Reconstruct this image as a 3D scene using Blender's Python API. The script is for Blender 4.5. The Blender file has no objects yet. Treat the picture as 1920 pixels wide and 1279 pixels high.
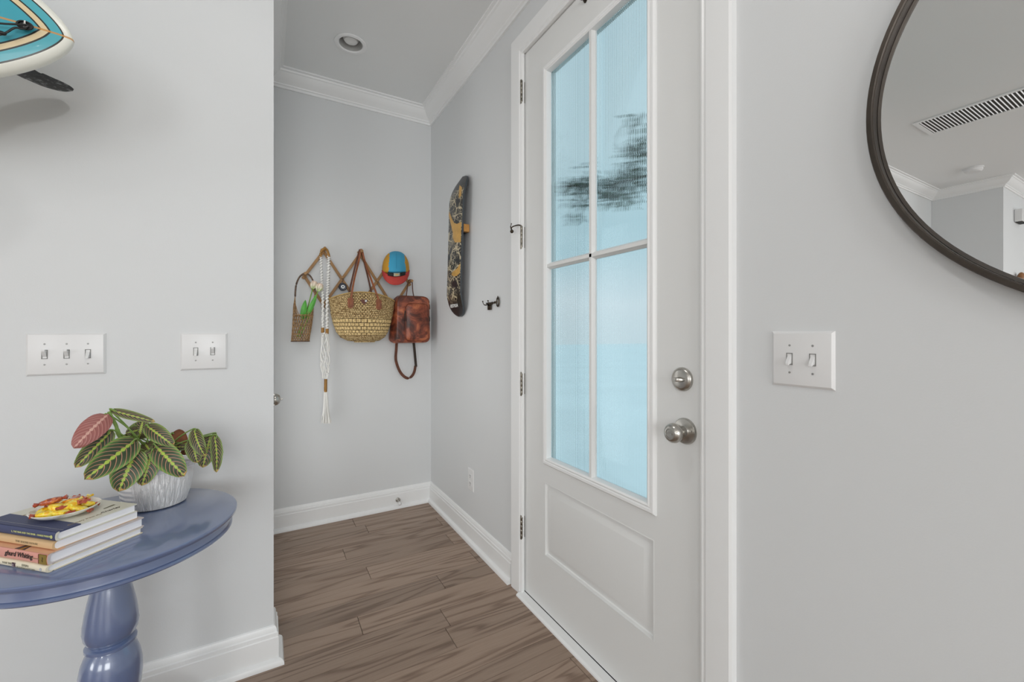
import bpy, bmesh, math, random
from mathutils import Vector, Matrix, noise
random.seed(7)
PI = math.pi
V = Vector
# ------------------------------------------------------------------ camera, world, lights, exposure
sc = bpy.context.scene
COL = sc.collection
F, V0, YAW, EYE = 797.0, 626.0, math.radians(30.04), 1.19
cam = bpy.data.cameras.new('camera'); cam.sensor_width = 36; cam.lens = F / 1920 * 36
cam.shift_y = -(639.5 - V0) / 1920; cam.clip_start = .02; cam.clip_end = 200
camo = bpy.data.objects.new('camera', cam); COL.objects.link(camo)
camo.location = (0, 0, EYE); camo.rotation_euler = (PI / 2, 0, -YAW)
sc.camera = camo
sc.view_settings.view_transform = 'Standard'; sc.view_settings.look = 'None'
sc.view_settings.gamma = 1; sc.view_settings.use_curve_mapping = False
sc.view_settings.exposure = 0.0
sc.cycles.use_denoising = True
sc.cycles.sample_clamp_indirect = 4; sc.cycles.max_bounces = 10; sc.cycles.diffuse_bounces = 6; sc.cycles.glossy_bounces = 4
sc.cycles.transmission_bounces = 6; sc.cycles.transparent_max_bounces = 8
w = bpy.data.worlds.new('daylight_sky'); sc.world = w; w.use_nodes = True
nt = w.node_tree; nt.nodes.clear()
tc = nt.nodes.new('ShaderNodeTexCoord'); sep = nt.nodes.new('ShaderNodeSeparateXYZ')
ns = nt.nodes.new('ShaderNodeTexNoise'); ns.inputs['Scale'].default_value = 2.2; ns.inputs['Detail'].default_value = 4
ad = nt.nodes.new('ShaderNodeMath'); ad.operation = 'MULTIPLY_ADD'; ad.inputs[1].default_value = .35
mr = nt.nodes.new('ShaderNodeMapRange'); mr.inputs[1].default_value = .6; mr.inputs[2].default_value = 1.0; mr.inputs[3].default_value = .97; mr.inputs[4].default_value = 2.1
rp = nt.nodes.new('ShaderNodeValToRGB')
bg = nt.nodes.new('ShaderNodeBackground'); out = nt.nodes.new('ShaderNodeOutputWorld')
nt.links.new(tc.outputs['Generated'], sep.inputs[0]); nt.links.new(tc.outputs['Generated'], ns.inputs['Vector'])
nt.links.new(ns.outputs['Fac'], ad.inputs[0]); nt.links.new(sep.outputs['Z'], ad.inputs[2])
nt.links.new(ad.outputs[0], rp.inputs[0]); nt.links.new(rp.outputs[0], bg.inputs[0]); nt.links.new(bg.outputs[0], out.inputs[0])
e = rp.color_ramp.elements
e[0].position = .10; e[0].color = (.60, .70, .74, 1); e[1].position = .95; e[1].color = (.50, .64, .70, 1)
for p, c in ((.24, (.68, .76, .80, 1)), (.38, (.47, .64, .70, 1)), (.55, (.58, .72, .77, 1))):
    k = e.new(p); k.color = c
nt.links.new(sep.outputs['Z'], mr.inputs[0]); nt.links.new(mr.outputs[0], bg.inputs['Strength'])

def area(name, loc, rot, sx, sy, energy, color=(1, 1, 1), shape='RECTANGLE'):
    l = bpy.data.lights.new(name, 'AREA'); l.shape = shape; l.size = sx
    if shape == 'RECTANGLE': l.size_y = sy
    l.energy = energy; l.color = color
    o = bpy.data.objects.new(name, l); COL.objects.link(o); o.location = loc; o.rotation_euler = rot
    return o
# daylight entering through the windows of the room behind the camera
RY = -4.5; LX = -7.2; CZ = 2.765
area('window_daylight', (-.4, RY + .03, 1.55), (PI / 2, 0, 0), 1.9, 1.7, 70, (.995, 1, 1))
area('window_daylight', (-3.6, RY + .03, 1.55), (PI / 2, 0, 0), 1.9, 1.7, 52, (.995, 1, 1))
area('window_daylight', (LX + .03, -2.0, 1.55), (PI / 2, 0, -PI / 2), 1.9, 1.7, 64, (.995, 1, 1))
area('added_nook_fill', (-.0155, 2.345, 1.12), (0, -PI / 2, 0), 1.64, .53, 3.9, (1, .998, .99))      # unseen fill lamp added for the nook, set in an invented door glazing
CANS = [(0., .7), (-2.3, -1.6), (-.45, -2.9), (-4.6, -.9)]  # first near the front door; the other three are unseen lamps added for fill

# ------------------------------------------------------------------ measuring helpers (camera rays onto planes of the room)
cY, sY = math.cos(YAW), math.sin(YAW)
def ray(u, v):
    r = (u - 960) / F
    return V((r * cY + sY, -r * sY + cY, -(v - V0) / F))
def atY(u, v, y): q = ray(u, v); q = q * (y / q.y); return V((q.x, q.y, q.z + EYE))
def atX(u, v, x): q = ray(u, v); q = q * (x / q.x); return V((q.x, q.y, q.z + EYE))
def atZ(u, v, z): q = ray(u, v); q = q * ((z - EYE) / q.z); return V((q.x, q.y, z))

# ------------------------------------------------------------------ object helpers
def tag(o, label=None, cat=None, group=None, kind=None):
    if label: o['label'] = label
    if cat: o['category'] = cat
    if group: o['group'] = group
    if kind: o['kind'] = kind
    return o
def thing(name, label, cat, loc=(0, 0, 0), group=None):
    o = bpy.data.objects.new(name, None); COL.objects.link(o); o.location = loc
    o.empty_display_size = .05
    return tag(o, label, cat, group)
def offs(p):
    t = V((0, 0, 0))
    while p: t += p.location; p = p.parent
    return t
def obj(name, bm, m, parent=None, ang=35, bev=0, seg=2, sub=0, local=False, origin=None):
    me = bpy.data.meshes.new(name)
    bmesh.ops.recalc_face_normals(bm, faces=bm.faces)
    bm.to_mesh(me); bm.free()
    o = bpy.data.objects.new(name, me); COL.objects.link(o)
    if parent:
        if not local: me.transform(Matrix.Translation(-offs(parent)))
        o.parent = parent
    elif origin is not None:
        me.transform(Matrix.Translation(-V(origin))); o.location = origin
    for x in (m if isinstance(m, (list, tuple)) else [m]): me.materials.append(x)
    if ang:
        me.shade_smooth(); me.set_sharp_from_angle(angle=math.radians(ang))
    if bev:
        b = o.modifiers.new('bevel', 'BEVEL'); b.width = bev; b.segments = seg; b.limit_method = 'ANGLE'
        b.harden_normals = False; b.angle_limit = math.radians(30)
    if sub:
        s = o.modifiers.new('subdivision', 'SUBSURF'); s.levels = s.render_levels = sub
    return o
def struct(name, bm, m, parent=None, **k):
    o = obj(name, bm, m, parent, **k)
    if not parent: o['kind'] = 'structure'
    return o
def dup(root, loc, rot=None, label=None):
    r = root.copy(); COL.objects.link(r); r.location = loc
    if rot is not None: r.rotation_euler = rot
    if label: r['label'] = label
    for ch in list(root.children):
        c = ch.copy(); COL.objects.link(c); c.parent = r
        for g in list(ch.children):
            d = g.copy(); COL.objects.link(d); d.parent = c
    return r
B = bmesh.new
def obox(bm, c, ax, ay, az, mi=0):
    c = V(c); ax, ay, az = V(ax), V(ay), V(az)
    v = [bm.verts.new(c + ax * i + ay * j + az * k) for i in (-1, 1) for j in (-1, 1) for k in (-1, 1)]
    for f in ((0, 1, 3, 2), (4, 6, 7, 5), (0, 4, 5, 1), (2, 3, 7, 6), (0, 2, 6, 4), (1, 5, 7, 3)):
        bm.faces.new([v[i] for i in f]).material_index = mi
    return bm
def box(bm, x0, x1, y0, y1, z0, z1, mi=0):
    return obox(bm, ((x0 + x1) / 2, (y0 + y1) / 2, (z0 + z1) / 2), ((x1 - x0) / 2, 0, 0), (0, (y1 - y0) / 2, 0), (0, 0, (z1 - z0) / 2), mi)
def frame_of(t, up=None):
    t = t.normalized(); up = V(up) if up else V((0, 0, 1))
    if abs(t.dot(up)) > .98: up = V((1, 0, 0))
    a = t.cross(up).normalized(); return a, a.cross(t).normalized()
def skin(bm, rings, cap=True, closed=True, mi=0, smooth=True):
    R = [[bm.verts.new(p) for p in r] for r in rings]
    n = len(R[0])
    for i in range(len(R) - 1):
        for j in range(n if closed else n - 1):
            f = bm.faces.new((R[i][j], R[i][(j + 1) % n], R[i + 1][(j + 1) % n], R[i + 1][j])); f.material_index = mi
    if cap and closed:
        for r in (R[0], R[-1]):
            f = bm.faces.new(r); f.material_index = mi
    return R
def tube(bm, pts, r, n=8, ry=None, up=None, cap=True, mi=0):
    pts = [V(p) for p in pts]; rings = []
    for i, p in enumerate(pts):
        t = pts[min(i + 1, len(pts) - 1)] - pts[max(i - 1, 0)]
        a, b = frame_of(t, up)
        rr = r[i] if isinstance(r, (list, tuple)) else r
        r2 = rr if ry is None else (ry[i] if isinstance(ry, (list, tuple)) else ry)
        rings.append([p + a * (rr * math.cos(2 * PI * k / n)) + b * (r2 * math.sin(2 * PI * k / n)) for k in range(n)])
    skin(bm, rings, cap, mi=mi); return bm
def smooth_path(pts, k=6):
    pts = [V(p) for p in pts]; P = [pts[0]] + pts + [pts[-1]]; o = []
    for i in range(1, len(P) - 2):
        for j in range(k):
            t = j / k; a, b, c, d = P[i - 1:i + 3]
            o.append(.5 * ((2 * b) + (c - a) * t + (2 * a - 5 * b + 4 * c - d) * t * t + (3 * b - a - 3 * c + d) * t ** 3))
    o.append(pts[-1]); return o
def lathe(bm, prof, c=(0, 0, 0), axis=(0, 0, 1), n=32, mi=0, sx=1, sy=1, cap=True):
    c = V(c); ax = V(axis).normalized(); a, b = frame_of(ax, (0, 1, 0) if abs(ax.y) < .9 else (0, 0, 1))
    rings = [[c + ax * h + a * (max(r, 1e-5) * sx * math.cos(2 * PI * k / n)) + b * (max(r, 1e-5) * sy * math.sin(2 * PI * k / n)) for k in range(n)] for r, h in prof]
    skin(bm, rings, cap, mi=mi); return bm
def prism(bm, poly, ext, mi=0):
    ext = V(ext); a = [bm.verts.new(V(p)) for p in poly]; b = [bm.verts.new(V(p) + ext) for p in poly]
    n = len(a)
    bm.faces.new(a).material_index = mi; bm.faces.new(b[::-1]).material_index = mi
    for i in range(n):
        bm.faces.new((a[i], b[i], b[(i + 1) % n], a[(i + 1) % n])).material_index = mi
    return bm
def rail(bm, prof, path, cap=True):
    # prof: (out, z); path: (x, y, nx, ny) with (nx, ny) the mitred outward step per unit of 'out'
    skin(bm, [[V((x + nx * a, y + ny * a, z)) for a, z in prof] for x, y, nx, ny in path], cap); return bm
def grid(bm, f, nu, nv, uv=None, closeu=False, mi=0):
    vs = [[bm.verts.new(f(i / nu, j / nv)) for j in range(nv + 1)] for i in range(nu if closeu else nu + 1)]
    L = bm.loops.layers.uv.verify() if uv else None
    for i in range(nu):
        for j in range(nv):
            i2 = (i + 1) % nu if closeu else i + 1
            fc = bm.faces.new((vs[i][j], vs[i2][j], vs[i2][j + 1], vs[i][j + 1])); fc.material_index = mi
            if L:
                for lp, (p, q) in zip(fc.loops, ((i, j), (i + 1, j), (i + 1, j + 1), (i, j + 1))): lp[L].uv = (p / nu, q / nv)
    return vs
def ball(bm, c, r, n=16, s=(1, 1, 1), mi=0):
    prof = [(math.sin(PI * i / n) , -math.cos(PI * i / n)) for i in range(n + 1)]
    c = V(c)
    skin(bm, [[c + V((r * a * math.cos(2 * PI * k / (n + 4)) * s[0], r * a * math.sin(2 * PI * k / (n + 4)) * s[1], r * h * s[2])) for k in range(n + 4)] for a, h in [(max(a, 1e-4), h) for a, h in prof]], mi=mi)
    return bm
def text(name, body, m, parent, loc, xdir, updir, size, ext=.0002, align='LEFT', shear=0, bold=0, sx=1):
    cu = bpy.data.curves.new(name, 'FONT'); cu.body = body; cu.size = size; cu.extrude = ext
    cu.align_x = align; cu.align_y = 'CENTER'; cu.shear = shear; cu.offset = bold; cu.resolution_u = 2
    cu.materials.append(m)
    o = bpy.data.objects.new(name, cu); COL.objects.link(o)
    x = V(xdir).normalized(); y = V(updir).normalized(); z = x.cross(y).normalized(); y = z.cross(x)
    if parent: o.parent = parent
    M = Matrix((x * sx, y, z)).transposed().to_4x4(); M.translation = V(loc) - (offs(parent) if parent else V((0, 0, 0)))
    o.matrix_local = M
    bpy.context.view_layer.update()
    me = bpy.data.meshes.new_from_object(o.evaluated_get(bpy.context.evaluated_depsgraph_get()))
    bpy.data.objects.remove(o); bpy.data.curves.remove(cu)
    me.transform(M); o = bpy.data.objects.new(name, me); COL.objects.link(o)
    if parent: o.parent = parent
    return o

# ------------------------------------------------------------------ materials
def lin(c):
    if isinstance(c, str): c = tuple(int(c[i:i + 2], 16) / 255 for i in (0, 2, 4))
    return tuple((x / 12.92 if x <= .04045 else ((x + .055) / 1.055) ** 2.4) for x in c) + (1,)
class N:
    def __init__(s, name):
        s.m = bpy.data.materials.new(name); s.m.use_nodes = True; s.t = s.m.node_tree
        s.b = s.t.nodes['Principled BSDF']; s.o = s.t.nodes['Material Output']
        s.tc = None
    def n(s, kind, **k):
        x = s.t.nodes.new('ShaderNode' + kind)
        for a, b in k.items():
            if a.startswith('i_'):
                key = a[2:]; key = int(key) if key.isdigit() else key.replace('_', ' ')
                s.set(x.inputs[key], b)
            else: setattr(x, a, b)
        return x
    def set(s, sock, val):
        if isinstance(val, bpy.types.NodeSocket): s.t.links.new(val, sock)
        elif isinstance(val, bpy.types.Node): s.t.links.new(val.outputs[0], sock)
        else: sock.default_value = val
    def co(s, kind='Object'):
        if not s.tc: s.tc = s.t.nodes.new('ShaderNodeTexCoord')
        return s.tc.outputs[kind]
    def map(s, vec, scale=(1, 1, 1), loc=(0, 0, 0), rot=(0, 0, 0)):
        return s.n('Mapping', i_Vector=vec, i_Scale=scale, i_Location=loc, i_Rotation=rot).outputs[0]
    def noise(s, vec, scale, detail=4, rough=.5, dist=0):
        return s.n('TexNoise', i_Vector=vec, i_Scale=scale, i_Detail=detail, i_Roughness=rough, i_Distortion=dist)
    def ramp(s, fac, stops, interp='LINEAR'):
        r = s.n('ValToRGB'); s.set(r.inputs[0], fac); cr = r.color_ramp; cr.interpolation = interp
        while len(cr.elements) < len(stops): cr.elements.new(.5)
        for el, (p, c) in zip(cr.elements, stops):
            el.position = p; el.color = c if len(c) == 4 else tuple(c) + (1,)
        return r.outputs[0]
    def mix(s, fac, a, b, blend='MIX'):
        m = s.n('Mix', data_type='RGBA', blend_type=blend)
        s.set(m.inputs[0], fac); s.set(m.inputs[6], a); s.set(m.inputs[7], b); return m.outputs[2]
    def math(s, op, a, b=0., c=0.):
        m = s.n('Math', operation=op); s.set(m.inputs[0], a); s.set(m.inputs[1], b)
        if len(m.inputs) > 2: s.set(m.inputs[2], c)
        return m.outputs[0]
    def bump(s, h, strength=.3, dist=.01):
        b = s.n('Bump', i_Height=h, i_Strength=strength, i_Distance=dist); s.t.links.new(b.outputs[0], s.b.inputs['Normal']); return b
    def P(s, **k):
        for a, b in k.items(): s.set(s.b.inputs[a.replace('_', ' ')], b)
        return s
G3 = lambda v: (v, v, v, 1)
def mat(name, col, rough=.5, metal=0, spec=.5, bump=None, var=None, coat=0):
    s = N(name); c = lin(col) if isinstance(col, str) else col
    s.P(Base_Color=c, Roughness=rough, Metallic=metal)
    s.b.inputs['Specular IOR Level'].default_value = spec
    s.b.inputs['Coat Weight'].default_value = coat
    if var:
        sc_, amt = var; nz = s.noise(s.co(), sc_, 4)
        s.P(Base_Color=s.mix(s.ramp(nz.outputs[0], ((.3, G3(0)), (.7, G3(1)))), tuple(x * (1 - amt) for x in c[:3]) + (1,), tuple(min(1, x * (1 + amt)) for x in c[:3]) + (1,)))
    if bump:
        bs, st = bump; s.bump(s.noise(s.co(), bs, 3).outputs[0], st, .002)
    return s.m
def paint(name, col, rough=.55, orange=.12):
    s = N(name); s.P(Base_Color=lin(col), Roughness=rough)
    nz = s.noise(s.co(), 260, 2); nz2 = s.noise(s.co(), 9, 3)
    s.bump(s.math('ADD', nz.outputs[0], s.math('MULTIPLY', nz2.outputs[0], .8)), orange, .0012)
    return s.m
M = {}
M['wall'] = paint('wall_paint', 'd7d9da')
M['ceiling'] = paint('ceiling_paint', 'e8eaea', .7)
M['trim'] = paint('trim_paint', 'eceded', .35, .05)
M['door'] = paint('door_paint', 'e0e1e0', .38, .06)
M['plate'] = mat('white_plastic', 'e0e0e0', .3)
M['nickel'] = mat('satin_nickel', 'b9b6b0', .28, 1)
M['dark_hole'] = mat('dark_gap', '1c1a19', .7)
M['hinge'] = mat('hinge_metal', '8f8a80', .35, 1, var=(60, .3))
M['bronze'] = mat('dark_bronze', '4a4238', .35, .9, var=(30, .3))
M['black'] = mat('black_satin', '151515', .45)
M['white'] = mat('plain_white', 'f2f2f0', .5)
def m_floor():
    s = N('oak_floor_stain'); co = s.co()
    isl = s.n('NewGeometry').outputs['Random Per Island']
    sx = s.n('SeparateXYZ', i_0=co)
    off = s.math('MULTIPLY', isl, 37.)
    vec = s.n('CombineXYZ', i_0=s.math('MULTIPLY_ADD', sx.outputs[0], 1.1, off), i_1=s.math('MULTIPLY_ADD', sx.outputs[1], 13., off), i_2=off)
    big = s.noise(vec, .75, 2, .45, .5)
    rings = s.math('SINE', s.math('MULTIPLY', big.outputs[0], 52.))
    rings = s.math('MULTIPLY_ADD', rings, .5, .5)
    fv = s.n('CombineXYZ', i_0=s.math('MULTIPLY_ADD', sx.outputs[0], 9., off), i_1=s.math('MULTIPLY', sx.outputs[1], 230.), i_2=off)
    fine = s.noise(fv, 1.0, 3, .6)
    g = s.math('ADD', s.math('MULTIPLY', s.math('POWER', rings, 3.), .42), s.math('MULTIPLY', fine.outputs[0], .62))
    col = s.ramp(g, ((.12, lin('a08b7a')), (.45, lin('927d6d')), (.75, lin('7a6556')), (1., lin('5f4c3f'))))
    tint = s.ramp(isl, ((0, G3(.86)), (1, G3(1.12))))
    s.P(Base_Color=s.mix(1., col, tint, 'MULTIPLY'), Roughness=s.math('MULTIPLY_ADD', g, .18, .36))
    s.bump(g, .12, .0012)
    return s.m
M['floor'] = m_floor()
# ------------------------------------------------------------------ the room shell
DX, LY, PY, PX = 1.02, 2.92, 1.766, .0235      # door wall, nook end wall, left wall, its free end
def wallq(name, boxes):
    bm = B()
    for b_ in boxes: box(bm, *b_)
    return struct(name, bm, M['wall'], ang=0)
DY0, DY1, DZ1 = .7325, 1.664, 2.476             # door opening
wallq('wall_right', [(DX, DX + .13, RY, DY0, 0, CZ), (DX, DX + .13, DY1, LY + .12, 0, CZ), (DX, DX + .13, DY0, DY1, DZ1, CZ)])
wallq('wall_back', [(-.13, DX, LY, LY + .12, 0, CZ)])
wallq('wall_left', [(-4.41, PX, PY, PY + .115, 0, CZ)])
wallq('wall_jog', [(-7.2, -4.41, 1.23, 1.88, 0, CZ)])
CDY0, CDY1 = 1.955, 2.72
wallq('wall_nook_side', [(-.12, -.005, PY + .115, CDY0, 0, CZ), (-.12, -.005, CDY1, LY, 0, CZ), (-.12, -.005, CDY0, CDY1, 2.05, CZ)])
wallq('wall_far', [(LX - .12, LX, RY, -2.95, 0, CZ), (LX - .12, LX, -1.05, 1.23, 0, CZ), (LX - .12, LX, -2.95, -1.05, 0, .7), (LX - .12, LX, -2.95, -1.05, 2.4, CZ)])
wallq('wall_rear', [(LX, -4.55, RY - .12, RY, 0, CZ), (-2.65, -1.35, RY - .12, RY, 0, CZ), (.55, DX, RY - .12, RY, 0, CZ),
                    (-4.55, -2.65, RY - .12, RY, 0, .7), (-4.55, -2.65, RY - .12, RY, 2.4, CZ), (-1.35, .55, RY - .12, RY, 0, .7), (-1.35, .55, RY - .12, RY, 2.4, CZ)])
struct('ceiling', box(B(), LX - .12, DX + .13, RY - .12, LY + .12, CZ, CZ + .12), M['ceiling'], ang=0)
bm = B(); box(bm, LX - .12, DX + .13, RY - .12, LY + .12, -.12, -.006, 1)
y = 1.497
rows = []
k0 = -49
JO = {9: [.532], 8: [-.50, .95], 7: [.366], 6: [-.62, .72 + .2], 5: [.441], 4: [-.5, .96], 3: [.7255], 2: [.332], 1: [-.35], 0: [.6262], -1: [.05]}
for k in range(k0, 12):
    y0 = 1.497 + k * .1255; y1 = y0 + .1255
    if y0 > LY + .05: continue
    js = list(JO.get(k, [])) or [random.uniform(-.6, .9)]
    lo = min(js) ; xs = sorted(js)
    while xs[0] > LX: xs.insert(0, xs[0] - random.choice((.9, 1.05, 1.2, .75)))
    while xs[-1] < DX + .1: xs.append(xs[-1] + random.choice((1.0, 1.2)))
    for a, b_ in zip(xs[:-1], xs[1:]):
        g = .0011
        obox(bm, ((a + b_) / 2, (y0 + y1) / 2, -.003), ((b_ - a) / 2 - g, 0, 0), (0, (y1 - y0) / 2 - g * .6, 0), (0, 0, .003), 0)
struct('floor', bm, [M['floor'], M['dark_hole']], ang=0)
# baseboards
BP = [(0, 0), (.033, 0), (.033, .008), (.029, .017), (.022, .022), (.016, .024), (.016, .096), (.0135, .099), (.0135, .112), (.010, .115), (.009, .126), (.005, .134), (0, .136)]
s2 = 1.0
struct('baseboard_left', rail(B(), BP, [(-4.41, PY, 0, -1), (PX, PY, 1, -1), (PX, PY + .115, 1, 0)]), M['trim'], ang=25)
struct('baseboard_back', rail(B(), BP, [(DX, 1.752, -1, 0), (DX, LY, -1, -1), (-.005, LY, 0, -1)]), M['trim'], ang=25)
struct('baseboard_right', rail(B(), BP, [(DX, RY, -1, 0), (DX, .64, -1, 0)]), M['trim'], ang=25)
# crown moulding
CP = [(0, 2.672), (.011, 2.672), (.013, 2.684), (.020, 2.688), (.022, 2.694), (.028, 2.699), (.044, 2.710), (.060, 2.727), (.069, 2.742), (.076, 2.746), (.079, 2.754), (.092, 2.757), (.093, CZ), (0, CZ)]
struct('trim_1', rail(B(), CP, [(DX, RY, -1, 0), (DX, LY, -1, -1), (-.005, LY, 1, -1), (-.005, PY + .115, 1, -0)]), M['trim'], ang=22)
struct('trim_2', rail(B(), CP, [(LX, 1.23, 1, -1), (-4.41, 1.23, 1, -1), (-4.41, PY, 1, -1), (PX, PY, 1, -1), (PX, PY + .115, 1, 0)]), M['trim'], ang=22)
# windows of the room behind the camera
def window(n, c, ax, w_, h_):
    # c: centre; ax: unit along the wall
    ax = V(ax); up = V((0, 0, 1)); nn = ax.cross(up)
    t = bpy.data.objects.new('window_%d' % n, None); COL.objects.link(t); t.location = c; t['kind'] = 'structure'
    bm = B()
    for s_ in (-1, 1):
        obox(bm, V(c) + ax * s_ * (w_ / 2 + .045), ax * .045, up * (h_ / 2 + .09), nn * .01)
        obox(bm, V(c) + up * s_ * (h_ / 2 + .045), ax * w_ / 2, up * .045, nn * .01)
    obj('window_frame', bm, M['trim'], t, bev=.003)
window(1, (-.4, RY + .01, 1.55), (1, 0, 0), 1.9, 1.7)
window(2, (-3.6, RY + .01, 1.55), (1, 0, 0), 1.9, 1.7)
window(3, (LX + .01, -2.0, 1.55), (0, 1, 0), 1.9, 1.7)

# ------------------------------------------------------------------ front door
CX = 1.0                                           # casing front
cas = [(0, .0), (.0, .011), (.006, .014), (.012, .012), (.02, .017), (.07, .02), (.086, .02), (.092, .016), (.094, 0)]
def casing_leg(bm, yin, sgn, z1, zc):
    # profile across y (outwards from the opening) and x
    p = lambda z, w_: [V((DX - t, yin + sgn * (a), z + (a if w_ else 0))) for a, t in cas]
    skin(bm, [p(0, 0), p(z1, 1)])
bm = B(); IN0, IN1, INZ = .7345, 1.652, 2.470
casing_leg(bm, IN1, 1, INZ, 0); casing_leg(bm, IN0, -1, INZ, 0)
skin(bm, [[V((DX - t, IN0 - a, INZ + a)) for a, t in cas], [V((DX - t, IN1 + a, INZ + a)) for a, t in cas]])
struct('trim_3', bm, M['trim'], ang=25)
bm = B()                                           # jamb
box(bm, DX + .001, DX + .125, DY1 - .0045, DY1 + .001, 0, DZ1); box(bm, DX + .001, DX + .125, DY0 - .001, DY0 + .0045, 0, DZ1)
box(bm, DX + .001, DX + .125, DY0, DY1, DZ1 - .0045, DZ1 + .001)
box(bm, DX + .062, DX + .075, DY0, DY0 + .018, 0, DZ1); box(bm, DX + .062, DX + .075, DY1 - .018, DY1, 0, DZ1); box(bm, DX + .062, DX + .075, DY0, DY1, DZ1 - .018, DZ1)
struct('trim_4', bm, M['trim'], ang=0)
bm = B(); prism(bm, [(DX - .037, DY0 + .001, 0), (DX - .036, DY0 + .001, .006), (DX - .028, DY0 + .001, .011), (DX + .004, DY0 + .001, .012), (DX + .004, DY0 + .001, 0)], (0, DY1 - DY0 - .002, 0))
struct('trim_5', bm, M['trim'], ang=25)
bm = B(); box(bm, DX + .005, DX + .12, DY0, DY1, 0, .0115)
struct('trim_6', bm, M['dark_hole'], ang=0)
XF = 1.026                                         # door face
y0, y1, z0, z1 = .741, 1.656, .0146, 2.4685
gy0, gy1, gz0, gz1 = .926, 1.468, .668, 2.292      # glazed opening
py0, py1, pz0, pz1 = .907, 1.495, .2481, .5585     # raised panel
door = bpy.data.objects.new('door_1', None); COL.objects.link(door); door.location = (XF, 1.2, 0); door['kind'] = 'structure'
bm = B()
def plate_with_holes(bm, xf, xb, ys, zs, holes):
    ys = sorted(set(ys)); zs = sorted(set(zs))
    for i in range(len(ys) - 1):
        for j in range(len(zs) - 1):
            cy, cz = (ys[i] + ys[i + 1]) / 2, (zs[j] + zs[j + 1]) / 2
            if any(h[0] < cy < h[1] and h[2] < cz < h[3] for h in holes): continue
            box(bm, xf, xb, ys[i], ys[i + 1], zs[j], zs[j + 1])
plate_with_holes(bm, XF, XF + .044, [y0, y1, gy0 - .01, gy1 + .01, py0, py1], [z0, z1, gz0 - .01, gz1 + .01, pz0, pz1], [(gy0 - .01, gy1 + .01, gz0 - .01, gz1 + .01), (py0, py1, pz0, pz1)])
bmesh.ops.remove_doubles(bm, verts=bm.verts, dist=1e-5)
inner = [f for f in bm.faces if False]
obj('door_leaf', bm, M['door'], door, ang=0)
def loft_rect(bm, prof, y0, y1, z0, z1, last=True):
    # prof: (inset, depth x) picture-frame steps
    R = []
    for a, x in prof:
        R.append([bm.verts.new((x, yy, zz)) for yy, zz in ((y0 + a, z0 + a), (y1 - a, z0 + a), (y1 - a, z1 - a), (y0 + a, z1 - a))])
    for r, q in zip(R[:-1], R[1:]):
        for i in range(4): bm.faces.new((r[i], r[(i + 1) % 4], q[(i + 1) % 4], q[i]))
    if last: bm.faces.new(R[-1])
bm = B(); loft_rect(bm, [(0, XF + .004), (0, XF - .0005), (.003, XF - .001), (.006, XF + .009), (.010, XF + .0115), (.015, XF + .011), (.040, XF + .001), (.0425, XF + .0005)], py0, py1, pz0, pz1)
obj('raised_panel', bm, M['door'], door, ang=20)
bm = B(); loft_rect(bm, [(-.030, XF + .002), (-.030, XF - .006), (-.024, XF - .012), (-.016, XF - .0125), (-.012, XF - .009), (-.006, XF - .013), (0, XF - .010), (.004, XF + .004), (.004, XF + .012)], gy0, gy1, gz0, gz1, False)
obj('glazing_frame', bm, M['trim'], door, ang=25)
MY, MZ = 1.1935, 1.4745
bm = B()
mp = lambda c: [(c - .014, XF + .012), (c - .014, XF + .004), (c - .009, XF - .002), (c - .006, XF - .008), (c + .006, XF - .008), (c + .009, XF - .002), (c + .014, XF + .004), (c + .014, XF + .012)]
skin(bm, [[V((x, yy, z)) for yy, x in mp(MY)] for z in (gz0, gz1)])
obj('muntin', bm, M['door'], door, ang=25)
bm = B(); skin(bm, [[V((x, yy, z)) for z, x in mp(MZ)] for yy in (gy0, gy1)])
obj('muntin', bm, M['door'], door, ang=25)
s = N('reeded_glass'); s.t.nodes.remove(s.b)
gl = s.n('BsdfGlass', i_Color=(.93, .985, 1, 1), i_Roughness=.035, i_IOR=1.23)
s.t.links.new(gl.outputs[0], s.o.inputs[0]); M['glass'] = s.m
def pane(a0, a1, c0, c1):
    bm = B(); pitch = .0068; n = max(1, round((a1 - a0) / pitch)); pr = []
    for i in range(n):
        for q in range(6): pr.append((a0 + (a1 - a0) * (i + (0, .07, .28, .5, .72, .93)[q]) / n, XF + .0125 - (0., .0012, .00138, .00143, .00138, .0012)[q]))
    pr.append((a1, XF + .0125)); pr += [(a1, XF + .017), (a0, XF + .017)]
    skin(bm, [[V((x, yy, z)) for yy, x in pr] for z in (c0, c1)])
    obj('glass_pane', bm, M['glass'], door, ang=28)
for a0, a1 in ((gy0 + .001, MY - .012), (MY + .012, gy1 - .001)):
    for c0, c1 in ((gz0 + .001, MZ - .012), (MZ + .012, gz1 - .001)): pane(a0, a1, c0, c1)
# dark door sweep under the leaf
obj('door_sweep', box(B(), XF + .006, XF + .04, y0, y1, .0118, .0146), M['black'], door, ang=0)
bm = B()
box(bm, XF + .006, XF + .04, DY0 + .0045, y0, 0.02, z1); box(bm, XF + .006, XF + .04, y1, DY1 - .0045, 0.02, z1); box(bm, XF + .006, XF + .04, y0, y1, z1, DZ1 - .0045)
obj('door_gap_shade', bm, M['dark_hole'], door, ang=0)  # dark strip around the leaf, the shade of the door gap put in as colour
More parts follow.
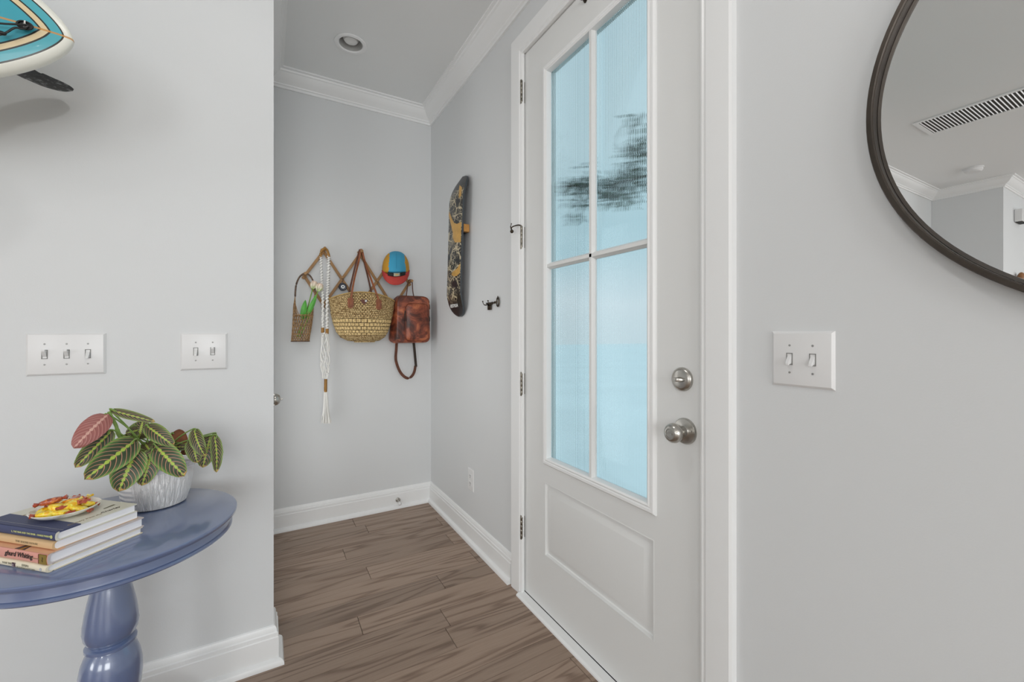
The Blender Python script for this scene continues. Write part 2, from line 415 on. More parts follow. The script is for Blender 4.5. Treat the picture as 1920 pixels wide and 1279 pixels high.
# hinges
for i, hz in enumerate((2.2956, 1.632, .9614, .3067)):
    bm = B(); kx, ky = DX - .010, 1.659
    for q in range(5): lathe(bm, [(.0052, q * .0204 - .051), (.0062, q * .0204 - .0495), (.0062, (q + 1) * .0204 - .0525), (.0052, (q + 1) * .0204 - .051)], (kx, ky, hz), n=16)
    lathe(bm, [(.003, -.056), (.0062, -.054), (.0062, -.051)], (kx, ky, hz), n=12); lathe(bm, [(.0062, .051), (.0062, .053), (.003, .056)], (kx, ky, hz), n=12)
    box(bm, kx, DX + .022, ky - .0016, ky + .0016, hz - .048, hz + .048); box(bm, DX - .0125, DX - .011 , ky - .0, ky - .0105, hz - .048, hz + .048)
    hg = obj('hinge', bm, M['hinge'], door, ang=35)
    if i == 1:
        bm = B(); tube(bm, smooth_path([(kx, ky, hz + .052), (kx - .012, ky + .012, hz + .056), (kx - .03, ky + .03, hz + .05), (kx - .036, ky + .036, hz + .038)]), .0028, 8)
        tube(bm, [(kx - .034, ky + .034, hz + .066), (kx - .036, ky + .038, hz + .05), (kx - .034, ky + .03, hz + .034)], .003, 8)
        ball(bm, (kx - .034, ky + .03, hz + .028), .0085, 8)
        tag(obj('hinge_pin_stop', bm, M['bronze'], hg), 'dark swing stop arm on the second hinge')
# deadbolt and knob
db = V((XF, .8036, 1.0608)); kn = V((XF, .7947, .9152))
bm = B(); lathe(bm, [(.034, .0), (.034, .004), (.031, .009), (.024, .0125), (.0, .014)], db, (-1, 0, 0), 40)
d_ = obj('deadbolt', bm, M['nickel'], door, ang=40)
bm = B(); R_ = []
for t_ in range(9):
    a = t_ / 8; yy = db.y - .018 + .036 * a; hw = .003 + .0045 * math.sin(PI * a); dp = .014 + .019 * math.sin(PI * a) ** .6
    R_.append([V((XF - .010, yy, db.z - hw)), V((XF - dp, yy, db.z - hw * .7)), V((XF - dp - .001, yy, db.z)), V((XF - dp, yy, db.z + hw * .7)), V((XF - .010, yy, db.z + hw))])
skin(bm, R_); obj('thumb_turn', bm, M['nickel'], d_, ang=50)
bm = B(); lathe(bm, [(.037, 0), (.037, .003), (.034, .007), (.020, .0095), (.0155, .012), (.0135, .018), (.013, .026), (.0145, .031), (.021, .035), (.0262, .043), (.0275, .051), (.026, .058), (.021, .064), (.0165, .0665), (.0125, .0665), (.012, .0655), (0, .0655)], kn, (-1, 0, 0), 40)
k_ = obj('door_knob', bm, M['nickel'], door, ang=40)
obj('lock_button', lathe(obox(B(), kn + V((-.0675, 0, 0)), (.002, 0, 0), (0, .0095, 0), (0, 0, .0022)), [(.0105, .0645), (.0105, .0660), (.009, .0662)], kn, (-1, 0, 0), 20), M['nickel'], k_, ang=30)
obj('set_screw', lathe(B(), [(.0038, .0072), (.0032, .0086), (0, .0082)], kn + V((0, -.024, .004)), (-1, 0, 0), 12), M['dark_hole'], k_)
# closet door in the nook, hidden behind the end of the left wall except its knob
cd = bpy.data.objects.new('door_2', None); COL.objects.link(cd); cd.location = (-.02, 2.3, 0); cd['kind'] = 'structure'
bm = B()
for a in ((CDY0 + .004, 2.075, .01, 2.045), (2.615, CDY1 - .004, .01, 2.045), (2.075, 2.615, .01, .29), (2.075, 2.615, 1.95, 2.045)): box(bm, -.05, -.012, *a)
obj('door_leaf', bm, M['door'], cd, ang=0)
obj('glass_pane', box(B(), -.034, -.028, 2.075, 2.615, .29, 1.95), mat('added_frosted_glass', 'eef2f3', .4), cd, ang=0)  # glazing invented for the added fill lamp of the nook
kn2 = V((-.012, 2.022, .9165))
bm = B(); lathe(bm, [(.032, 0), (.032, .003), (.028, .007), (.014, .0095), (.012, .013), (.012, .022), (.018, .028), (.0235, .036), (.0245, .044), (.023, .052), (.017, .060), (.009, .0635), (0, .064)], kn2, (1, 0, 0), 36)
lathe(bm, [(.003, .062), (.003, .071), (0, .072)], kn2, (1, 0, 0), 10)
obj('door_knob', bm, M['nickel'], cd, ang=40)
bm = B()
for yy in (CDY0 - .06, CDY1): box(bm, -.0048, .0105, yy, yy + .06, 0, 2.11)
box(bm, -.0048, .0105, CDY0, CDY1, 2.05, 2.11)
struct('trim_7', bm, M['trim'], bev=.002)

# ------------------------------------------------------------------ outdoors, seen through the reeded glass
struct('ground', box(B(), DX + .14, 60, -40, 45, -.35, -.25), mat('pale_concrete', 'e3e6e6', .8, var=(.6, .05)), ang=0)
s = N('lawn_grass'); nz = s.noise(s.co(), 6, 4); s.P(Base_Color=s.ramp(nz.outputs[0], ((.3, lin('8fbf6a')), (.7, lin('c4dc96')))), Roughness=.9)
tag(obj('lawn', box(B(), 1.5, 2.3, -1.2, 1.2, -.25, -.22), s.m, ang=0), 'pale green lawn patch outside the door', 'lawn', kind='stuff')
M['leaf_out'] = mat('tree_leaf', '33492f', .7, var=(8, .4))
M['bark'] = mat('bark', '4a3f34', .8)
tr = thing('tree', 'dark green leafy tree blurred behind the front door glass', 'tree', (2.6, .55, -.25))
bm = B(); tube(bm, smooth_path([(2.6, .5, -.25), (2.58, .52, .9), (2.6, .5, 2.0), (2.55, .5, 2.6)]), .06, 10)
def outp(u, v, x): return atX(u, v, x)
br = [[(2.6, .5, 2.0), tuple(outp(1215, 330, 1.6)), tuple(outp(1150, 370, 1.52)), tuple(outp(1090, 350, 1.5)), tuple(outp(1050, 350, 1.48))],
      [(2.6, .5, 2.0), tuple(outp(1212, 290, 1.6)), tuple(outp(1192, 215, 1.56))], [tuple(outp(1100, 355, 1.5)), tuple(outp(1085, 380, 1.5)), tuple(outp(1078, 410, 1.5))]]
for b_ in br: tube(bm, smooth_path(b_), .006, 6)
obj('trunk', bm, M['bark'], tr)
bm = B(); rnd = random.Random(5)
def leaf_quad(bm, p, L, W, rnd):
    d = V((rnd.uniform(-1, 1), rnd.uniform(-1, 1), rnd.uniform(-.9, .4))).normalized(); a, b_ = frame_of(d)
    a = (a * math.cos(1) + b_ * rnd.uniform(-1, 1)).normalized()
    q = [p, p + d * L * .35 + a * W, p + d * L * .7 + a * W * .8, p + d * L, p + d * L * .7 - a * W * .8, p + d * L * .35 - a * W]
    bm.faces.new([bm.verts.new(x) for x in q])
for (u, v, ru, rv, n, x) in ((1190, 300, 24, 34, 120, 1.6), (1200, 260, 14, 30, 40, 1.6), (1175, 340, 34, 24, 130, 1.56), (1130, 352, 40, 18, 130, 1.53), (1080, 350, 28, 14, 90, 1.5), (1100, 330, 16, 30, 30, 1.5), (1160, 375, 40, 16, 80, 1.53), (1090, 378, 22, 12, 30, 1.5), (1079, 405, 4, 12, 16, 1.48), (1190, 220, 14, 12, 10, 1.56), (1240, 320, 35, 60, 120, 1.8)):
    for _ in range(n):
        a, r = rnd.uniform(0, 2 * PI), rnd.random() ** .5
        leaf_quad(bm, outp(u + ru * r * math.cos(a), v + rv * r * math.sin(a), x + rnd.uniform(-.05, .05)), rnd.uniform(.028, .052), rnd.uniform(.006, .010), rnd)
tag(obj('foliage', bm, M['leaf_out'], tr, ang=0), kind='stuff')
# ------------------------------------------------------------------ ceiling fittings
for i, (x, y) in enumerate(CANS):
    t = thing('recessed_light', ('white recessed ceiling light that is on, the one closest to the front door', 'white recessed ceiling light that is on, added unseen over the middle of the room', 'white recessed ceiling light that is on, added unseen near the rear window', 'white recessed ceiling light that is on, added unseen over the far left of the room')[i], 'ceiling light', (x, y, CZ))
    bm = B(); lathe(bm, [(.088, -.004), (.088, 0), (.070, .0), (.069, -.006), (.076, -.007)], (x, y, CZ - .0005), n=32); obj('trim_ring', bm, M['trim'], t)
    l = area('lamp_glow', (x, y, CZ - .008), (0, 0, 0), .13, .13, (4.5, 9, 8, 9)[i], (1, .985, .965), 'DISK'); l.location = (0, 0, -.008); l.parent = t
lc = V((.398, 2.436, CZ))
t = thing('recessed_light', 'unlit white recessed ceiling light with a bulb in the entry nook', 'ceiling light', lc)
bm = B(); lathe(bm, [(.0835, -.0005), (.083, -.005), (.078, -.007), (.066, -.006), (.060, -.001)], lc, n=40, cap=False)
obj('trim_ring', bm, M['trim'], t)
bm = B(); lathe(bm, [(.063, -.002), (.058, .02), (.052, .055), (.048, .07), (.0, .07)], lc, n=40, cap=False)
M['baffle'] = mat('baffle_white', 'b9b9b7', .5)
obj('baffle', bm, M['baffle'], t)
bm = B(); lathe(bm, [(0.0001, .006), (.018, .007), (.033, .013), (.040, .024), (.038, .036), (.028, .05), (.018, .068)], lc, n=32, cap=False)
obj('bulb', bm, mat('frosted_bulb', 'e8e8e6', .3), t)
# hole in the ceiling for the can
ce = bpy.data.objects['ceiling']
bm = B(); box(bm, LX - .12, DX + .13, RY - .12, LY + .12, CZ, CZ + .12)
bmesh.ops.delete(bm, geom=[f for f in bm.faces if f.normal.z < -.5 or abs(f.calc_center_median().z - CZ) < 1e-4], context='FACES')
x0, x1, y0, y1 = LX - .12, DX + .13, RY - .12, LY + .12
hx0, hx1, hy0, hy1 = lc.x - .1, lc.x + .1, lc.y - .1, lc.y + .1
def q4(a, b_, c, d): bm.faces.new([bm.verts.new((p[0], p[1], CZ)) for p in (a, b_, c, d)])
q4((x0, y0), (x1, y0), (x1, hy0), (x0, hy0)); q4((x0, hy1), (x1, hy1), (x1, y1), (x0, y1)); q4((x0, hy0), (hx0, hy0), (hx0, hy1), (x0, hy1)); q4((hx1, hy0), (x1, hy0), (x1, hy1), (hx1, hy1))
n = 40
ci = [bm.verts.new((lc.x + .0635 * math.cos(2 * PI * k / n + PI / 4), lc.y + .0635 * math.sin(2 * PI * k / n + PI / 4), CZ)) for k in range(n)]
sq = []
for k in range(n):
    a = 2 * PI * k / n + PI / 4; c, s_ = math.cos(a), math.sin(a); m_ = .1 / max(abs(c), abs(s_)); sq.append(bm.verts.new((lc.x + c * m_, lc.y + s_ * m_, CZ)))
for k in range(n): bm.faces.new((ci[k], ci[(k + 1) % n], sq[(k + 1) % n], sq[k]))
# leave an open shaft above the can
bm.to_mesh(ce.data); bm.free()
# vent, smoke detector (seen in the mirror)
t = thing('ceiling_vent', 'long white slatted return air vent on the ceiling, seen in the mirror', 'vent', (-2.34, .85, CZ))
vx0, vx1, vy0, vy1 = -2.52, -2.16, .42, 1.255
bm = B(); fw = .028
for a in ((vx0, vx1, vy0, vy0 + fw), (vx0, vx1, vy1 - fw, vy1), (vx0, vx0 + fw, vy0 + fw, vy1 - fw), (vx1 - fw, vx1, vy0 + fw, vy1 - fw)): box(bm, *a, CZ - .008, CZ - .0005)
obj('frame', bm, M['trim'], t, bev=.002)
obj('backing', box(B(), vx0 + fw, vx1 - fw, vy0 + fw, vy1 - fw, CZ - .0012, CZ - .0004), mat('vent_dark', '4c4c4a', .8), t, ang=0)
bm = B(); yy = vy0 + fw + .01
while yy < vy1 - fw: obox(bm, ((vx0 + vx1) / 2, yy, CZ - .005), ((vx1 - vx0) / 2 - fw, 0, 0), (0, .0022, -.0022), (0, .0006, .0006)); yy += .0195
tag(obj('slat', bm, M['trim'], t, ang=0))
t = thing('smoke_detector', 'round white smoke detector on the ceiling, seen in the mirror', 'smoke detector', (-3.79, 1.316 - .15, CZ))
c = V((-3.79, 1.32 - .02, CZ))
obj('base_plate', lathe(B(), [(.07, -.0005), (.07, -.01), (.066, -.012)], c, n=36), M['plate'], t)
obj('cover', lathe(B(), [(.064, -.012), (.062, -.03), (.05, -.042), (0, -.044)], c, n=36), M['plate'], t, ang=30)
t = thing('door_chime', 'small white chime box high on the far wall, seen in the mirror', 'door chime', (-4.9, 1.23, 2.45))
bm = B(); box(bm, -5.02, -4.80, 1.17, 1.229, 2.37, 2.50); obj('case', bm, M['plate'], t, bev=.006)
bm = B(); box(bm, -5.0, -4.82, 1.176, 1.224, 2.366, 2.3699); obj('grille', bm, M['dark_hole'], t)
t = thing('wall_ornament', 'rounded brown wall ornament with a black and white patterned band, seen at the mirror edge', 'wall ornament', (-4.9, 1.2, 1.72))
bm = B(); ball(bm, (-4.86, 1.19, 1.74), .09, 14, (.75, .4, 1.1)); obj('body', bm, mat('brown_wood', '8a5c33', .4, var=(20, .3)), t)
s = N('patterned_band'); ch = s.n('TexChecker', i_Vector=s.co(), i_Scale=70., i_Color1=lin('e8e4da'), i_Color2=lin('1b1816')); s.P(Base_Color=ch.outputs[0])
bm = B(); ball(bm, (-4.92, 1.18, 1.735), .085, 12, (.4, .5, 1.08)); obj('band', bm, s.m, t)

# ------------------------------------------------------------------ mirror
mc = V((DX, -.0343, 1.596)); R = .3993
t = thing('wall_mirror', 'large round mirror in a thin dark bronze frame on the right wall', 'mirror', mc)
bm = B(); lathe(bm, [(R - .002, .001), (R, .004), (R, .027), (R - .0015, .0295), (R - .0085, .0298), (R - .0095, .028), (R - .0095, .0255), (R - .0105, .025), (R - .0105, .004)], mc, (-1, 0, 0), 128, cap=False)
M['mframe'] = mat('mirror_frame_bronze', '4b443e', .42, .8, var=(14, .2))
obj('frame', bm, M['mframe'], t, ang=30)
bm = B(); lathe(bm, [(R - .0112, .004), (R - .0112, .008), (R - .017, .009), (0, .009)], mc, (-1, 0, 0), 128)
obj('mirror_glass', bm, mat('mirror_silver', (.86, .87, .87, 1), .0, 1), t, ang=8)

# ------------------------------------------------------------------ switches, outlet, door stop
def switch_plate(c, ax, gangs, label, ups, w_, h_):
    ax = V(ax); up = V((0, 0, 1)); n_ = ax.cross(up); c = V(c)
    t = thing('light_switch', label, 'light switch', c)
    prof = [(0, 0), (0, .0015), (.005, .0065), (.006, .0068)]
    bm = B(); rr = []
    for a, d in prof:
        rr.append([c + ax * sx * (w_ / 2 - a) + up * sz * (h_ / 2 - a) + n_ * d for sx, sz in ((-1, -1), (1, -1), (1, 1), (-1, 1))])
    skin(bm, rr, True); obj('cover_plate', bm, M['plate'], t, ang=20)
    for g in range(gangs):
        p = c + ax * ((g - (gangs - 1) / 2) * .0465)
        bm = B()
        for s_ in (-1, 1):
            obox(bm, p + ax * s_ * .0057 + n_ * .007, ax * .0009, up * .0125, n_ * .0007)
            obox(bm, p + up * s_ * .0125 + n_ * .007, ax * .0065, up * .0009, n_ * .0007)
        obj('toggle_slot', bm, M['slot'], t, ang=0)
        u_ = ups[g]; bm = B(); d = (n_ * .8 + up * .75 * u_).normalized(); b0 = p + n_ * .006
        skin(bm, [[b0 + ax * i * .0046 + up * j * .0085 for i, j in ((-1, -1), (1, -1), (1, 1), (-1, 1))],
                  [b0 + d * .006 + ax * i * .0044 + up * j * .0065 for i, j in ((-1, -1), (1, -1), (1, 1), (-1, 1))],
                  [b0 + d * .017 + ax * i * .0036 + up * j * .0028 for i, j in ((-1, -1), (1, -1), (1, 1), (-1, 1))]])
        obj('toggle', bm, M['plate'], t, bev=.0008)
        for s_ in (-1, 1):
            q = p + up * s_ * .0302 + n_ * .0066
            bm = B(); lathe(bm, [(.0026, 0), (.0022, .0009), (0, .0012)], q, n_, 12); sw = obj('screw', bm, M['screw'], t)
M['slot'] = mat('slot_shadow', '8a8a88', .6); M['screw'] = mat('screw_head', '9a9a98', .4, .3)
switch_plate((-.5143, PY, 1.1297), (1, 0, 0), 3, 'white three-toggle light switch plate on the left wall above the books', (1, 1, -1), .172, .125)
switch_plate((-.1806, PY, 1.1308), (1, 0, 0), 2, 'white two-toggle light switch plate on the left wall, above the plant', (-1, 1), .130, .1245)
switch_plate((DX, .489, 1.134), (0, -1, 0), 2, 'white two-toggle light switch plate on the wall between front door and mirror', (-1, -1), .126, .1235)
# outlet
oc = V((DX, 2.232, .352))
t = thing('wall_outlet', 'white electrical outlet low on the wall left of the front door', 'outlet', oc)
bm = B(); rr = []
for a, d in ((0, 0), (0, .0012), (.004, .005), (.005, .0052)):
    rr.append([oc + V((-d, sy * (.037 - a), sz * (.062 - a))) for sy, sz in ((-1, -1), (1, -1), (1, 1), (-1, 1))])
skin(bm, rr); obj('cover_plate', bm, M['plate'], t, ang=20)
for s_ in (-1, 1):
    c = oc + V((-.0053, 0, s_ * .0215)); bm = B(); box(bm, c.x - .0018, c.x + .0005, c.y - .017, c.y + .017, c.z - .0145, c.z + .0145); so = obj('socket', bm, M['plate'], t, bev=.003)
    bm = B()
    for y_ in (-.0065, .0065): box(bm, c.x - .0024, c.x - .0016, c.y + y_ - .0011, c.y + y_ + .0011, c.z - .002, c.z + .007)
    lathe(bm, [(.0025, .0016), (.0025, .0024)], c + V((0, 0, -.008)), (-1, 0, 0), 10); obj('slot', bm, M['dark_hole'], so, ang=0)
# door stop on the baseboard
t = thing('door_stop', 'small silver door stop sticking out of the baseboard of the back wall', 'door stop', (.785, LY - .02, .06))
dst = atY(749, 941, 2.83); dst = V((.779, 2.904, .056))
bm = B(); lathe(bm, [(.016, 0), (.015, .005), (.008, .009), (.006, .02), (.006, .055), (.0085, .06)], dst, (-.08, -1, 0), 16); obj('stem', bm, M['nickel'], t)
bm = B(); lathe(bm, [(.0095, .06), (.0115, .063), (.011, .078), (.006, .083), (0, .0835)], dst, (-.08, -1, 0), 16); obj('bumper', bm, M['plate'], t)
# dark knot in the floor is in the plank; key hook
t = thing('key_hook', 'dark metal key-shaped wall hook beside the front door', 'key hook', (DX, 1.95, 1.35))
kx = DX - .008
bm = B(); kc = V((kx, 1.893, 1.3505))
tube(bm, [kc + V((0, .012 * math.cos(a), .022 * math.sin(a))) for a in [2 * PI * i / 20 for i in range(21)]], .0038, 8)
tube(bm, [kc + V((0, 0, .022)), kc + V((0, 0, .031))], [.004, .0015], 8)
obj('bow', bm, M['bronze'], t)
bm = B(); tube(bm, [(kx, 1.905, 1.3525), (kx, 1.93, 1.350), (kx, 2.02, 1.351)], .0042, 10); ball(bm, (kx, 1.925, 1.3505), .0062, 8); ball(bm, (kx, 1.955, 1.3505), .0055, 8)
obj('shaft', bm, M['bronze'], t)
bm = B(); box(bm, kx - .003, kx + .003, 1.968, 1.982, 1.315, 1.350); box(bm, kx - .003, kx + .003, 1.988, 2.004, 1.315, 1.350); box(bm, kx - .003, kx + .003, 1.968, 2.004, 1.335, 1.350)
obj('bit', bm, M['bronze'], t, bev=.001)
for y_ in (1.94, 2.0):
    bm = B(); tube(bm, smooth_path([(kx, y_, 1.349), (kx - .012, y_, 1.341), (kx - .026, y_, 1.344), (kx - .032, y_, 1.358)]), [.003] * 6 + [.0028] * 6 + [.002] * 7, 8); ball(bm, (kx - .032, y_, 1.359), .0038, 8)
    obj('hook', bm, M['bronze'], t)
for y_ in (1.93, 2.015): obj('wall_screw', tube(B(), [(kx, y_, 1.3515), (DX + .001, y_, 1.3515)], .003, 8), M['bronze'], t)
# over-door wreath hanger
t = thing('door_hanger', 'dark metal over-door hanger at the top of the front door', 'door hanger', (XF, 1.227, 2.44))
bm = B(); prism(bm, [(XF - .003, 1.205 - .004, 2.4695), (XF - .003, 1.252, 2.4695), (XF - .003, 1.240, 2.432), (XF - .003, 1.234, 2.420), (XF - .003, 1.226, 2.4165), (XF - .003, 1.217, 2.424)], (.0022, 0, 0))
tube(bm, smooth_path([(XF - .004, 1.232, 2.45), (XF - .012, 1.232, 2.43), (XF - .02, 1.232, 2.428), (XF - .026, 1.232, 2.436)]), .0035, 8)
obj('strap', bm, M['bronze'], t, bev=.0005)
# ------------------------------------------------------------------ skateboard deck on the wall right of the nook corner
def m_deck():
    s = N('deck_graphic'); co = s.co()
    base = s.noise(co, 6, 2)
    v1 = s.n('TexVoronoi', feature='DISTANCE_TO_EDGE', i_Vector=s.mix(.06, co, s.noise(co, 14, 3).outputs[1]), i_Scale=46.)
    v2 = s.n('TexVoronoi', feature='DISTANCE_TO_EDGE', i_Vector=s.mix(.05, co, s.noise(co, 9, 3).outputs[1]), i_Scale=15.)
    l1 = s.ramp(v1.outputs[0], ((.0, G3(1)), (.028, G3(1)), (.06, G3(0))))
    l2 = s.ramp(v2.outputs[0], ((.0, G3(1)), (.03, G3(1)), (.055, G3(0))))
    lines = s.math('MAXIMUM', l1, l2)
    z = s.n('SeparateXYZ', i_0=co).outputs[2]
    # quieter nose and tail
    mask = s.ramp(s.math('MULTIPLY_ADD', z, 1.0, .5), ((.16, G3(0)), (.2, G3(1)), (.80, G3(1)), (.84, G3(0))))
    area_ = s.ramp(s.noise(co, 11, 3).outputs[0], ((.39, G3(0)), (.47, G3(1))))
    k = s.math('MULTIPLY', s.math('MULTIPLY', lines, mask), area_)
    c = s.mix(k, lin('1d1c1d'), lin('c4b798'))
    s.P(Base_Color=c, Roughness=.32)
    return s.m
M['deck'] = m_deck(); M['deckside'] = mat('deck_side', '3d4347', .5); M['gold'] = mat('deck_gold', 'c79a4d', .4, var=(30, .12))
ct = V((.957, 2.345, 1.705)); H_ = .412
t = thing('skateboard_deck', 'black skateboard deck with gold and white line graphics hanging upright on the wall', 'skateboard deck', ct)
HW = .102
def dk(u, v, back=0):
    # u across (-1..1), v along (-1..1)
    z = v * H_; e = abs(v)
    hw = HW * (max(0., 1 - max(0., (e - .78) / .22) ** 2.3)) ** .5
    kick = .045 * max(0, (e - .66) / .34) ** 1.5 + (.004 if v > 0 else .0) * 0
    conc = -.006 * (u * u)
    lean = .02 * v
    return V((ct.x + kick + conc * -1 - .0 + back, ct.y + u * hw - .030 * v * 1.0, ct.z + z))
bm = B(); nu, nv = 14, 60
vsn = lambda i: -math.cos(PI * i / nv)
f_ = [[bm.verts.new(dk(-1 + 2 * i / nu, vsn(j))) for i in range(nu + 1)] for j in range(1, nv)]
b_ = [[bm.verts.new(dk(-1 + 2 * i / nu, vsn(j), .011)) for i in range(nu + 1)] for j in range(1, nv)]
for j in range(nv - 2):
    for i in range(nu):
        bm.faces.new((f_[j][i], f_[j][i + 1], f_[j + 1][i + 1], f_[j + 1][i])).material_index = 0
        bm.faces.new((b_[j][i], b_[j + 1][i], b_[j + 1][i + 1], b_[j][i + 1])).material_index = 1
    for i in (0, nu): bm.faces.new((f_[j][i], b_[j][i], b_[j + 1][i], f_[j + 1][i])).material_index = 1
for j in (0, nv - 2):
    for i in range(nu): bm.faces.new((f_[j][i], f_[j][i + 1], b_[j][i + 1], b_[j][i])).material_index = 1
obj('deck', bm, [M['deck'], M['deckside']], t, ang=40)
def decal(name, poly, m, off):
    # poly in (u, v) deck coordinates; dense grid clipped to the polygon
    bm = B(); us = [p[0] for p in poly]; vs = [p[1] for p in poly]
    def ins(x, y):
        c = False; n = len(poly)
        for i in range(n):
            (x0, y0), (x1, y1) = poly[i], poly[(i + 1) % n]
            if (y0 > y) != (y1 > y) and x < (x1 - x0) * (y - y0) / (y1 - y0) + x0: c = not c
        return c
    nx, ny = 40, 70; a0, a1, c0, c1 = min(us), max(us), min(vs), max(vs); d = {}
    def vt(i, j):
        if (i, j) not in d:
            p = dk(a0 + (a1 - a0) * i / nx, c0 + (c1 - c0) * j / ny); p.x -= off; d[i, j] = bm.verts.new(p)
        return d[i, j]
    for i in range(nx):
        for j in range(ny):
            if ins(a0 + (a1 - a0) * (i + .5) / nx, c0 + (c1 - c0) * (j + .5) / ny):
                bm.faces.new((vt(i, j), vt(i + 1, j), vt(i + 1, j + 1), vt(i, j + 1)))
    return obj(name, bm, m, t, ang=60)
# u runs from the right edge (-1, near the camera) to the left edge (+1)
tag(decal('printed_figure', [(1, .56), (1, .50), (.7, .40), (.35, .28), (.15, .20), (.1, .12), (-.2, .05), (-.95, .02), (-.95, .30), (-.4, .30), (-.05, .33), (.3, .40), (.6, .48)], M['gold'], .0008), 'flat gold shape of the printed graphic')
tag(decal('printed_figure', [(.35, -.36), (.15, -.385), (0, -.36), (-.3, -.345), (-.6, -.33), (-.95, -.27), (-.95, -.40), (-.6, -.435), (-.2, -.43), (.05, -.41)], M['gold'], .0008), 'small orange patch near the lower end')
tag(decal('printed_figure', [(-.2, .86), (-.75, .78), (-.85, .66), (-.6, .64), (-.45, .75)], M['gold'], .0008), 'narrow gold streak near the upper end')
tx = text('lettering', 'RESTRUA', M['white'], t, dk(.02, -.845) + V((-.0032, 0, 0)), dk(-.8, -.845) - dk(.8, -.845), (0, 0, 1), .028, align='CENTER', bold=.0006)
blk = obox(B(), (.998, 2.262, 1.80), (.018, 0, 0), (0, .014, 0), (0, 0, .022))
obj('mounting_block', blk, mat('pine_block', 'c08a45', .5, var=(40, .15)), t, bev=.002)
obj('mounting_bracket', obox(B(), (.995, 2.345, 1.80), (.0245, 0, 0), (0, .06, 0), (0, 0, .012)), M['black'], t, bev=.001)

# ------------------------------------------------------------------ accordion peg rack
def wood(name, a, b_, sc_=60):
    s = N(name); nz = s.noise(s.map(s.co(), (1, 1, .15)), sc_, 3); s.P(Base_Color=s.mix(nz.outputs[0], lin(a), lin(b_)), Roughness=.5); return s.m
M['rack'] = wood('rack_wood', '8a6238', 'b28a58')
XS = [.204, .312, .420, .530, .638, .747, .855]; ZT, ZM, ZB = 1.708, 1.545, 1.372
ry = LY - .018
t = thing('peg_rack', 'expanding wooden accordion peg rack on the back wall', 'coat rack', (.53, LY, 1.54))
T = {0: (XS[0], ZM), 1: (XS[1], ZT), 2: (XS[3], ZT + .004), 3: (XS[5], ZT)}
Bt = {1: (XS[1], ZB), 2: (XS[3], ZB), 3: (XS[5], ZB)}; Md = {1: (XS[2], ZM), 2: (XS[4], ZM - .005), 3: (XS[6], ZM - .004)}
def slat(a, b_, layer):
    a = V((a[0], ry + layer * .0045, a[1])); b_ = V((b_[0], ry + layer * .0045, b_[1])); d = (b_ - a).normalized(); a -= d * .02; b_ += d * .02
    bm = B(); obox(bm, (a + b_) / 2, (b_ - a) / 2, (0, .004, 0), d.cross(V((0, 1, 0))) * .0085)
    obj('slat', bm, M['rack'], t, bev=.0015)
slat(T[0], T[1], -1); slat(T[0], Bt[1], 1)
slat(T[1], Bt[2], 1); slat(Bt[1], T[2], -1); slat(T[2], Bt[3], 1); slat(Bt[2], T[3], -1); slat(T[3], Md[3], 1); slat(Bt[3], Md[3], -1)
PEGS = [T[0], T[1], T[2], T[3], Md[3], Md[2], Md[1], Bt[1]]
for i, (x, z) in enumerate(PEGS):
    L_ = .075 if i < 5 else (.03 if i != 7 else .05)
    bm = B(); lathe(bm, [(.0055, -.012), (.0055, L_ - .02), (.005, L_ - .016), (.0085, L_ - .012), (.0095, L_ - .006), (.008, L_), (0, L_ + .0015)], (x, ry, z), (0, -1, .12), 14)
    obj('peg', bm, M['rack'], t)

# ------------------------------------------------------------------ wicker bottle basket with tulips
def m_wicker(name, a, b_):
    s = N(name); nz = s.noise(s.co(), 90, 3); s.P(Base_Color=s.mix(s.ramp(nz.outputs[0], ((.35, G3(0)), (.65, G3(1)))), lin(a), lin(b_)), Roughness=.65); return s.m
M['wicker'] = m_wicker('wicker', '7a5a3a', 'b08c60'); M['wicker_dark'] = m_wicker('wicker_dark', '4a3a32', '7a6350')
by = 2.835
A_ = lambda u, v, y=by: atY(u, v, y)
hb = A_(571, 511)
t = thing('wicker_basket', 'narrow openwork wicker basket with an arched handle, hanging on the leftmost peg', 'basket', hb)
# level: (v, uL, uR, half-depth)
LV = [(640, 546, 580, .030), (630, 547, 581, .034), (610, 548.5, 584.5, .037), (591, 549.5, 587, .038), (575, 550, 588, .034), (560, 552.5, 589, .022), (548, 554, 590, .010)]
def bk(ang_, k):
    i = min(int(k), len(LV) - 2); f = k - i; q = [LV[i][j] * (1 - f) + LV[i + 1][j] * f for j in range(4)]
    l, r = A_(q[1], q[0]), A_(q[2], q[0]); c = (l + r) / 2; hw = (r.x - l.x) / 2
    return c + V((hw * math.cos(ang_), q[3] * math.sin(ang_), 0))
bm = B(); nh = 22
for j in range(nh):
    for sg in (1, -1):
        pts = []
        for k in range(13):
            kk = k / 12 * 3.0; pts.append(bk(2 * PI * j / nh + sg * kk * .42, kk))
        tube(bm, pts, .0017, 5, cap=False)
